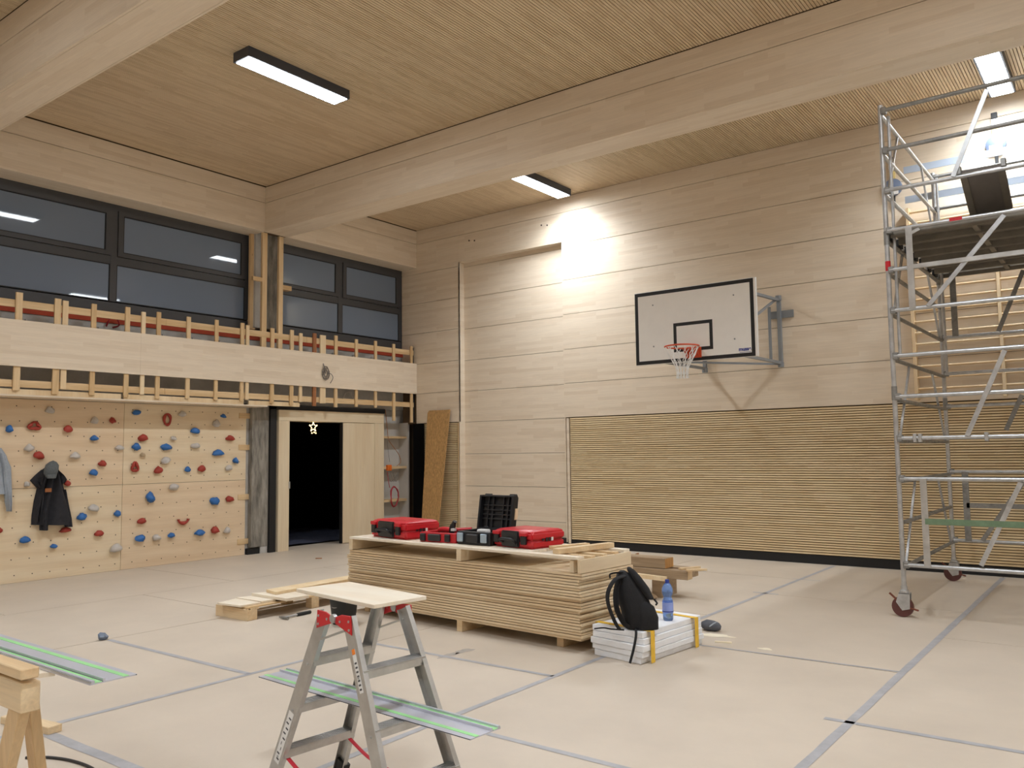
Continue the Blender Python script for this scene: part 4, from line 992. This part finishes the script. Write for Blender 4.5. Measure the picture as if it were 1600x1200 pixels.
def yband(s_, lb):
    b = B(); c0 = fb_+fd*s_; t = .004; dv = fd.normalized()*.027; xo = fx_.normalized(); zt = tops[-1]
    outer = [c0+xo*.012+Vector((0, 0, .004)), c0+xo*.012+Vector((0, 0, zt+.003)), c0-fx_-xo*.012+Vector((0, 0, zt+.003)), c0-fx_-xo*.012+Vector((0, 0, .004))]
    inner = [c0+xo*.009+Vector((0, 0, .004)), c0+xo*.009+Vector((0, 0, zt+.0005)), c0-fx_-xo*.009+Vector((0, 0, zt+.0005)), c0-fx_-xo*.009+Vector((0, 0, .004))]
    b.prism([p_-dv for p_ in outer+inner[::-1]], dv*2)
    tag(b.build('yellow_tape', 'yellow', origin=c0), lb, 'tape')
yband(.13, 'yellow tape band round the polystyrene slabs beside the backpack'); yband(.86, 'yellow tape band round the polystyrene slabs at the end beside the grey bag')
# backpack
zb = tops[-1]; bp0 = PZ(1003, 986, zb)
bp = root('backpack', 'black backpack standing on the polystyrene slabs', 'backpack', bp0)
bx = Vector((.80, .60, 0)); by = Vector((-.60, .80, 0))      # picture-right and away
c0 = bp0+by*.135
secs = [(.003, .115, .11, 0), (.03, .130, .13, 0), (.12, .128, .14, -.012), (.22, .125, .13, -.045), (.30, .108, .115, -.075), (.38, .078, .095, -.105), (.43, .05, .07, -.12), (.452, .02, .035, -.125)]
B().loft([ell(c0+bx*sh+Vector((0, 0, z_)), bx, by, rx, ry, 28, 2.8) for z_, rx, ry, sh in secs]).build('main_body', 'fabric_black', bp, smooth=70)
B().loft([ell(c0+bx*(.055+sh)-by*.075+Vector((0, 0, z_)), bx, by, rx, ry, 20, 2.6) for z_, rx, ry, sh in ((.006, .085, .065, 0), (.1, .09, .08, -.004), (.18, .075, .07, -.02), (.225, .03, .045, -.035))]).build('front_pocket', 'fabric_black', bp, smooth=70)
B().loft([ell(c0+bx*sh-by*.02+Vector((0, 0, z_)), bx, by, rx, ry, 16, 2.4) for z_, rx, ry, sh in ((.24, .04, .10, .075), (.32, .045, .10, .035), (.40, .042, .085, -.02), (.46, .03, .06, -.06), (.482, .012, .03, -.075))]).build('top_pocket', 'fabric_black', bp, smooth=70)
B().tube(spline([c0+bx*.125-by*.02+Vector((0, 0, .22)), c0+bx*.135-by*.07+Vector((0, 0, .205)), c0+bx*.12-by*.12+Vector((0, 0, .20))], 5), .008, 6).build('buckle_strap', 'fabric_black', bp, smooth=60)
def strap(pts, wd=.022, nm='strap'):
    b = B(); b.tube(spline(pts, 6), wd, 8, flat=.35); b.build(nm, 'fabric_black', bp, smooth=60)
def bq(a, d, z_): return bp0+bx*a+by*d+Vector((0, 0, z_))
strap([bq(-.12, .03, .425), bq(-.205, .0, .40), bq(-.262, -.02, .31), bq(-.262, -.02, .21), bq(-.215, -.02, .08), bq(-.18, -.01, .02)], .030, 'shoulder_strap')
strap([bq(-.12, .10, .43), bq(-.165, .06, .39), bq(-.195, .04, .28), bq(-.188, .03, .16), bq(-.14, .03, .06), bq(-.10, .04, .025)], .030, 'shoulder_strap')
strap([bq(-.235, .06, .405), bq(-.235, .06, .435), bq(-.19, .07, .445), bq(-.13, .09, .44)], .012, 'grab_handle')
strap([bq(-.37, .05, .012), bq(-.30, .03, .022), bq(-.24, .01, .016), bq(-.14, .0, .010)], .015, 'strap_tail')
strap([bq(-.045, .02, .012), bq(-.055, -.06, .012), bq(-.062, -.090, -.03), bq(-.085, -.105, -.12), bq(-.115, -.11, -.22)], .010, 'strap_tail')
# bottle
bt0 = PZ(1044, 969, zb); bo = root('water_bottle', 'blue plastic water bottle standing on the polystyrene slabs', 'bottle', bt0)
H = .335
pr = [(.036, 0), (.042, .012), (.043, .05), (.044, .10), (.0445, .155), (.043, .165), (.033, .185), (.034, .195), (.046, .225), (.047, .245), (.042, .27), (.028, .297), (.0155, .31)]
B().lathe(pr, bt0, 28).build('body', 'pet', bo, smooth=60)
B().lathe([(.0455, .065), (.046, .07), (.046, .145), (.0455, .15)], bt0, 28).build('label', 'bottle_label', bo, smooth=60)
B().lathe([(.047, .072), (.047, .080)], bt0, 28).build('label_stripe', 'cap_blue', bo, smooth=60)
B().lathe([(.017, .306), (.017, .333), (.014, .337)], bt0, 18).build('cap', 'cap_blue', bo, smooth=50)
# grey bag behind
p = PZ(1109, 986, 0); vs_ = []
for c_ in ICO[0]:
    k = 1+.16*noise.noise(c_*2+Vector((4, 4, 4))); vs_.append(p+Vector((c_.x*.105*k, c_.y*.07*k+.03, max(.0, .045+c_.z*.05*k))))
gg = root('cloth_bundle', 'dark grey cloth bundle on the floor behind the polystyrene', 'cloth', p)
B().add(vs_, ICO[1]).build('bundle', 'grey_shoe', gg, smooth=70)
B().tube([p+Vector((.02, -.05, .05)), p+Vector((.05, -.02, .078)), p+Vector((.06, .04, .08))], .006, 6).build('seam', 'hoodie', gg, smooth=60)
for u, v, ln, lb in ((1130, 1004, .14, 'pale wood sliver on the floor beside the polystyrene slabs'),):
    p = PZ(u, v, 0); tag(B().obox(p+Vector((0, 0, .004)), (1, .3, 0), (-.3, 1, 0), ZAX, ln/2, .016, .004).build('wood_sliver', 'shaving', origin=p), lb, 'wood sliver')

# ------------------------------------------------------------------ double stepladder
LO = Vector((-3.02, 2.62, 0)); ang = 1.487
lb_ = Vector((math.cos(ang), math.sin(ang), 0)); la_ = Vector((math.sin(ang), -math.cos(ang), 0))
ZH, WT, ST, FB, SS = .925, .344, .182, .053, .49
lad = root('stepladder', 'aluminium double stepladder with red hinge plates', 'stepladder', LO+lb_*WT/2)
def stile_ends(far, side):
    T = LO+lb_*(WT*far)+la_*(side*ST/2)+Vector((0, 0, ZH)); Bm = LO+lb_*(WT*far+(FB if far else -FB))+la_*(side*SS)
    return T, Bm
def at_z(far, side, z): T, Bm = stile_ends(far, side); return T.lerp(Bm, (ZH-z)/ZH)
for far in (0, 1):
    for side in (-1, 1):
        T, Bm = stile_ends(far, side); d = (Bm-T).normalized(); out = lb_*(1 if far else -1)
        ac = d.cross(out).normalized(); on = ac.cross(d).normalized(); on = on if on.dot(out) > 0 else -on
        W_, F_, t = .072, .026, .003
        b = B(); c = (T+Bm)/2; L_ = (Bm-T).length/2
        b.obox(c+on*.0, d, ac, on, L_, W_/2, t/2)
        for s_ in (-1, 1): b.obox(c+ac*s_*(W_/2-t/2)-on*F_/2, d, ac, on, L_, t/2, F_/2)
        stl = b.build('stile', 'alu', lad, bevel=.0008)
        for z in (.70, .47, .24):
            B().lathe([(.006, 0), (.006, .004)], at_z(far, side, z-.02)+on*.0015, 8, on).build('rivet', 'galv', stl)
        B().obox(Bm-d*.035, d, ac, on, .036, W_/2+.004, .018).build('foot', 'rubber', lad)
        if far == 0 and side == -1:
            for z0, z1, mt in ((.19, .44, 'paper'),):
                p0, p1 = at_z(far, side, z0), at_z(far, side, z1); lab = B().obox((p0+p1)/2+on*.0022, d, ac, on, (p1-p0).length/2, .020, .0004).build('label', mt, lad)
                for k in range(9):
                    pk = p0.lerp(p1, .08+.1*k); B().obox(pk+on*.003+ac*(.004 if k % 2 else -.004), d, ac, on, .004 if k not in (2, 3) else .008, .010 if k not in (2, 3) else .002, .0003).build('label_print', 'paper_print', lab)
        if far == 0 and side == 1:
            p0, p1 = at_z(far, side, .62), at_z(far, side, .795); lab = B().obox((p0+p1)/2+on*.0022, d, ac, on, (p1-p0).length/2, .013, .0004).build('label', 'paper', lad)
            pw_ = at_z(far, side, .785); B().obox(pw_+on*.003, d, ac, on, .012, .011, .0004).build('warning_mark', 'warn', lab)
            for k in range(7): pk = p0.lerp(p1, .08+.1*k); B().obox(pk+on*.003, d, ac, on, .004, .008, .0003).build('label_print', 'paper_print', lab)
for side in (-1, 1):
    for z in (.70, .47, .24):
        a_, b_ = at_z(0, side, z), at_z(1, side, z); c = (a_+b_)/2; hw = (b_-a_).length/2-.004
        sb_ = B(); sb_.obox(c+Vector((0, 0, .010)), lb_, la_, ZAX, hw, .038, .0025)
        for s_ in (-1, 1): sb_.obox(c+la_*s_*.0365-Vector((0, 0, .008)), lb_, la_, ZAX, hw, .0015, .018)
        stp = sb_.build('step', 'alu', lad)
        for k in range(5): B().obox(c+la_*(-.028+.014*k)+Vector((0, 0, .0135)), lb_, la_, ZAX, hw, .0026, .0013).build('tread_rib', 'galv', stp)
for far in (0, 1):
    base = LO+lb_*(WT*far)+lb_*(.004 if far else -.004)
    for side in (-1, 1):
        f = lambda a, z: base+la_*side*a+Vector((0, 0, z))
        B().prism([f(.012, ZH-.004), f(.012, ZH-.034), f(.135, ZH-.072), f(.128, ZH+.014), f(.06, ZH+.012)], lb_*(.006 if far else -.006)).build('hinge_plate', 'red_metal', lad, bevel=.002)
        for a, z in ((.05, ZH-.02), (.115, ZH-.012), (.118, ZH-.05)):
            B().lathe([(.006, 0), (.006, .009)], f(a, z), 8, lb_*(1 if far else -1)).build('rivet', 'galv', lad)
    B().lathe([(.02, -.004), (.02, .014)], base+Vector((0, 0, ZH-.012)), 14, lb_*(1 if far else -1)).build('hinge_pin', 'galv', lad, smooth=40)
    B().bar(at_z(far, -1, .80)+la_*.03, at_z(far, 1, .87)-la_*.03, .008, .022, lb_).build('locking_arm', 'alu', lad)
for far in (0, 1):
    o_ = lb_*(-.03 if far else .03)
    p0, p1 = at_z(far, -1, .225)+o_, at_z(far, 1, .225)+o_
    B().tube(spline([p0, p0.lerp(p1, .3)-Vector((0, 0, .085)), p0.lerp(p1, .65)-Vector((0, 0, .085)), p1], 6), .012, 6, flat=.25).build('webbing_strap', 'web', lad, smooth=60)
# board on the ladder
zt = .962; cs = [PZ(u, v, zt) for u, v in ((462.7, 919.5), (584, 945), (666.7, 931), (546.7, 908.8))]
tag(B().prism([c-Vector((0, 0, .019)) for c in cs], (0, 0, .019)).build('work_board', 'ply_flat', origin=cs[0]-Vector((0, 0, .019)), bevel=.002), 'pale plywood board lying on top of the stepladder', 'board')
# guide rails
def guide_rail(p, q_, width, label, flip):
    p = Vector(p); q_ = Vector(q_); d = (q_-p).normalized(); s = Vector((-d.y, d.x, 0))*(1 if flip else -1); n_ = ZAX
    r = root('guide_rail', label, 'guide rail', p)
    c = (p+q_)/2; L_ = (q_-p).length/2; w = width
    B().obox(c+Vector((0, 0, .003)), d, s, n_, L_, w/2, .0025).build('base_plate', 'rail_alu', r)
    def strip_(o_, hw, h0, hh, mt, nm): B().obox(c+s*o_+Vector((0, 0, .0055+h0+hh/2)), d, s, n_, L_, hw, hh/2).build(nm, mt, r)
    strip_(w*.44, .006, 0, .010, 'rail_alu', 'edge_rib'); strip_(w*.487, .002, 0, .006, 'galv', 'edge_lip')
    strip_(w*.335, .015, 0, .002, 'rail_green', 'glide_strip'); strip_(w*.21, .004, 0, .011, 'rail_alu', 'guide_rib'); strip_(w*.245, .003, 0, .001, 'rubber', 'groove')
    strip_(-w*.27, .011, 0, .002, 'rail_green', 'glide_strip'); strip_(-w*.485, .003, -.004, .003, 'rubber', 'splinter_guard')
    return r
guide_rail((-3.83, 2.895, .486), (-2.275, 2.795, .486), .188, 'green striped guide rail lying across the stepladder rungs', True)
guide_rail((-4.95, 1.735, .792), (-3.28, 1.722, .792), .186, 'green striped guide rail lying on the wooden trestle', False)

# ------------------------------------------------------------------ trestle at the near left
tr = root('sawhorse', 'rough wooden sawhorse carrying a plywood offcut', 'sawhorse', PZ(60, 1260, 0))
zt = .790
T1 = PZ(44, 1068, .70); F1 = PZ(70, 1300, .0)
def leg(T, F, wd, nm='leg'): B().bar(T, F, wd, .045, (0, 1, .2)).build(nm, 'pine_z', tr, bevel=.003)
leg(T1, F1, .078)
Pr = PZ(33, 1047, .832)
T2 = Vector((Pr.x-.10, Pr.y+.05, .70)); F2 = PZ(-22, 1330, 0)
leg(T2, F2, .085)
for dy_ in (.24, -.18):
    T3 = Vector((Pr.x-.78, Pr.y+.03, .70)); leg(T3, Vector((T3.x-.06, T3.y+dy_, 0)), .078)
B().box(Pr.x-.85, Pr.x-.02, Pr.y+.012, Pr.y+.085, .655, .7715).build('top_beam', 'pine_x', tr, bevel=.004)
tag(B().box(Pr.x-.85, Pr.x, Pr.y, Pr.y+.07, .7905, .832).build('timber_offcut', 'pine_x', origin=(Pr.x-.4, Pr.y, .7905), bevel=.004), 'squared timber lying on the plywood offcut of the sawhorse', 'timber')
cs = [PZ(u, v, zt) for u, v in ((33, 1057), (86, 1049), (-10, 1012))]; c4 = cs[0]+(cs[2]-cs[1])
tag(B().prism([c-Vector((0, 0, .018)) for c in (cs[0], cs[1], cs[2], c4)], (0, 0, .018)).build('plywood_offcut', 'ply_flat', origin=cs[0]-Vector((0, 0, .018))), 'plywood offcut lying on the sawhorse under the guide rail', 'board')
p, q_ = PZ(75, 1149, 0), PZ(0, 1131, 0); d = (q_-p).normalized(); s = Vector((-d.y, d.x, 0)); s = s if s.y > 0 else -s
tag(B().prism([p, q_, q_+s*.09, p+s*.09], (0, 0, .045)).build('floor_batten', 'pine_x', origin=p, bevel=.003), 'short timber batten lying on the floor beside the sawhorse', 'batten')
tag(B().tube(spline([PZ(40, 1184, .008), PZ(62, 1183, .008), PZ(85, 1184, .008), PZ(110, 1188, .008), PZ(135, 1196, .008), PZ(150, 1206, .008), PZ(152, 1225, .008)], 6), .008, 8).build('power_cable', 'cable', smooth=60, origin=PZ(85, 1184, 0)), 'dark cable curling on the floor beside the sawhorse', 'cable')

# ------------------------------------------------------------------ pallet with boards
pa = root('pallet', 'low timber pallet on the floor beside the plywood stack', 'pallet', (-7.6, 6.0, 0))
px0, px1, py0, py1 = -7.86, -7.32, 5.22, 6.92
for x in (px0+.05, px1-.05):
    for y in (py0+.05, (py0+py1)/2, py1-.05): B().box(x-.05, x+.05, y-.05 if y > py0+.06 else y-.05, y+.05, 0, .105).build('block', 'pine_x', pa, bevel=.002)
B().box(px0-.004, px1+.004, py0-.022, py0-.001, .0, .116).build('end_board', 'pine_x', pa, bevel=.002)
for y in (py0+.07, (py0+py1)/2, py1-.06): B().box(px0, px1, y-.05, y+.05, .1055, .1175).build('cross_board', 'pine_x', pa)
for i in range(4):
    w_ = (px1-px0)/4; B().box(px0+i*w_+.012, px0+(i+1)*w_-.012, py0-.01, py1, .118, .135).build('deck_board', 'pine_y', pa, bevel=.002)
def quad_board(pix, z, t, mt, lb):
    cs = [PZ(u, v, z) for u, v in pix]
    tag(B().prism([c-Vector((0, 0, t)) for c in cs], (0, 0, t)).build('loose_board', mt, origin=cs[0]-Vector((0, 0, t)), bevel=.0015), lb, 'board')
quad_board(((339.5, 941.7), (376, 946), (407, 941), (369.5, 934.7)), .155, .020, 'ply_flat', 'square pale board at the free end of the pallet')
quad_board(((369, 933.5), (408.5, 939.5), (431, 935.7), (395, 930.5)), .160, .024, 'ply_flat', 'pale board beside the square board on the pallet')
quad_board(((393, 926.5), (447.5, 935.0), (483, 930.0), (453, 921.5)), .190, .030, 'ply_flat', 'wide pale board lying crosswise on the pallet')
quad_board(((416, 921), (431, 925), (549, 904), (545, 899)), .222, .030, 'pine_pale', 'long pale plank running from the pallet to the plywood stack')
hm = root('hammer', 'hammer with black grip lying on the floor by the pallet', 'hammer', PZ(460, 963, 0))
h0, h1, hm_ = PZ(444, 965, .018), PZ(485, 956, .018), PZ(464, 960.5, .018)
B().tube([h0, hm_], .011, 10).build('shaft', 'galv', hm, smooth=60); B().tube([hm_, hm_.lerp(h1, .5), h1], [.016, .018, .017], 10).build('grip', 'rubber', hm, smooth=60)
dd = (h1-h0).normalized(); sx = Vector((-dd.y, dd.x, 0)); B().tube([h0-sx*.06, h0-sx*.03, h0+sx*.02, h0+sx*.075], [.017, .014, .015, .006], 10).build('head', 'galv_dark', hm, smooth=50)
bk = root('bucket', 'black rubber bucket on the floor behind the stepladder', 'bucket', (-6.42, 5.68, 0))
B().lathe([(.105, 0), (.112, .01), (.145, .29), (.152, .30), (.146, .302), (.137, .29), (.105, .02)], (-6.42, 5.68, 0), 26).build('body', 'rubber', bk, smooth=50)
B().tube(spline([Vector((-6.57, 5.68, .28)), Vector((-6.52, 5.60, .20)), Vector((-6.42, 5.55, .17)), Vector((-6.32, 5.60, .20)), Vector((-6.27, 5.68, .28))], 5), .005, 6).build('handle', 'galv_dark', bk, smooth=60)
# crumpled plastic on the floor
p = PZ(160, 1000, 0); vs_ = []
for c_ in ICO[0]:
    k = 1+.5*noise.noise(c_*2.2+Vector((9, 1, 4))); vs_.append(p+Vector((c_.x*.045*k, c_.y*.04*k, max(0, .032+c_.z*.04*k))))
tag(B().add(vs_, ICO[1]).build('crumpled_tape', 'bag_blue', origin=p, smooth=30), 'crumpled ball of grey tape at the end of a floor tape line', 'tape ball')

# ------------------------------------------------------------------ timber pile behind the stack
def beam(x0, x1, y, z0, h_, w_, lb, mt='old_timber', dy=0.0, end='timber_end'):
    r = root('timber_beam', lb, 'timber', ((x0+x1)/2, y, z0))
    B().prism([(x0, y-w_/2, z0), (x1, y-w_/2+dy, z0), (x1, y+w_/2+dy, z0), (x0, y+w_/2, z0)], (0, 0, h_)).build('beam', mt, r, bevel=.005)
    B().prism([(x1, y-w_/2+dy+.004, z0+.004), (x1+.002, y-w_/2+dy+.004, z0+.004), (x1+.002, y+w_/2+dy-.004, z0+.004), (x1, y+w_/2+dy-.004, z0+.004)], (0, 0, h_-.008)).build('sawn_end', end, r)
yT = 8.72
xr = PY(1042, 885, yT).x
beam(xr-1.45, xr, yT+.06, .325, .115, .21, 'thick weathered beam on top of the timber pile behind the stack')
beam(PY(1077, 900, yT).x-1.5, PY(1077, 900, yT-.02).x, yT+.0, .222, .10, .12, 'weathered beam under the thick one in the timber pile', end='pine_x')
beam(PY(1084, 895, yT+.2).x-1.2, PY(1084, 895, yT+.2).x, yT+.24, .222, .10, .16, 'rough brown beam lying behind the others in the timber pile', end='old_timber')
for x, lb in ((xr-.10, 'dark timber block carrying the timber pile near its sawn ends'), (xr-1.1, 'dark timber block carrying the timber pile beside the plywood stack')):
    tag(B().box(x-.06, x+.06, yT-.07, yT+.32, 0, .221).build('support_block', 'old_timber', origin=(x, yT, 0), bevel=.004), lb, 'timber block')
tag(B().prism([PY(965, 893, yT-.25), PY(1038, 902, yT-.15), PY(1038, 902, yT-.15)+Vector((0, .07, 0)), PY(965, 893, yT-.25)+Vector((0, .07, 0))], (0, 0, -.045)).build('loose_lath', 'pine_pale', origin=PY(1000, 900, yT-.2)), 'pale lath leaning beside the timber pile', 'lath')
for k, (u0, v0, u1, v1) in enumerate(((1062, 889, 1093, 886), (1072, 891, 1104, 890))):
    p, q_ = PZ(u0, v0, .335), PZ(u1, v1, .335)
    tag(B().bar(p, q_, .05, .022).build('loose_lath', 'pine_x', origin=p, bevel=.002), ['short lath resting on the rough brown beam of the timber pile', 'pale split lath sticking out past the timber pile'][k], 'lath')
p = PZ(1006, 934, 0); vs_ = []
for c_ in ICO[0]:
    k = 1+.45*noise.noise(c_*2.0+Vector((2, 7, 1))); vs_.append(p+Vector((c_.x*.20*k, c_.y*.09*k-.03, max(0, .03+c_.z*.05*k))))
tag(B().add(vs_, ICO[1]).build('sacking', 'old_timber', origin=p, smooth=40), 'crumpled brown sacking under the timber pile', 'sack')
p = PZ(985, 873, 0)
tag(B().bar(PZ(981, 872.5, .01), PZ(997, 865, .12), .03, .02).build('wood_stick', 'pine_brown', origin=p), 'short brown stick propped on the floor behind the timber pile', 'stick')
for u, v, lb in ((498, 873, 'small dark wood chip on the floor before the doorway'),):
    p = PZ(u, v, 0); tag(B().obox(p+Vector((0, 0, .006)), (.8, .6, 0), (-.6, .8, 0), ZAX, .05, .012, .006).build('wood_chip', 'pine_brown', origin=p), lb, 'wood chip')

# scuffs and dust that lie on the floor
def patch(u, v, rx, ry, mt, nm, seed):
    p = PZ(u, v, 0); ring = []
    for t in range(22):
        a = 2*math.pi*t/22; k = 1+.6*noise.noise(Vector((math.cos(a)*1.6+seed, math.sin(a)*1.6, seed)))
        ring.append(p+Vector((math.cos(a)*rx*k, math.sin(a)*ry*k, .0015)))
    B().add(ring, [tuple(range(22))]).build(nm, mt, fl)
M['scuff'] = mk('grey_scuff', srgb(176, 168, 160), .8, var=.14, scale=14)
M['dust'] = mk('saw_dust', srgb(240, 230, 208), .9, var=.04, scale=20)
patch(726, 1017, .05, .10, 'scuff', 'scuff_mark', 3.3); patch(700, 1024, .04, .12, 'scuff', 'scuff_mark', 8.1)
patch(1118, 993, .15, .06, 'dust', 'saw_dust', 5.2); patch(1196, 1014, .06, .03, 'dust', 'saw_dust', 1.2)
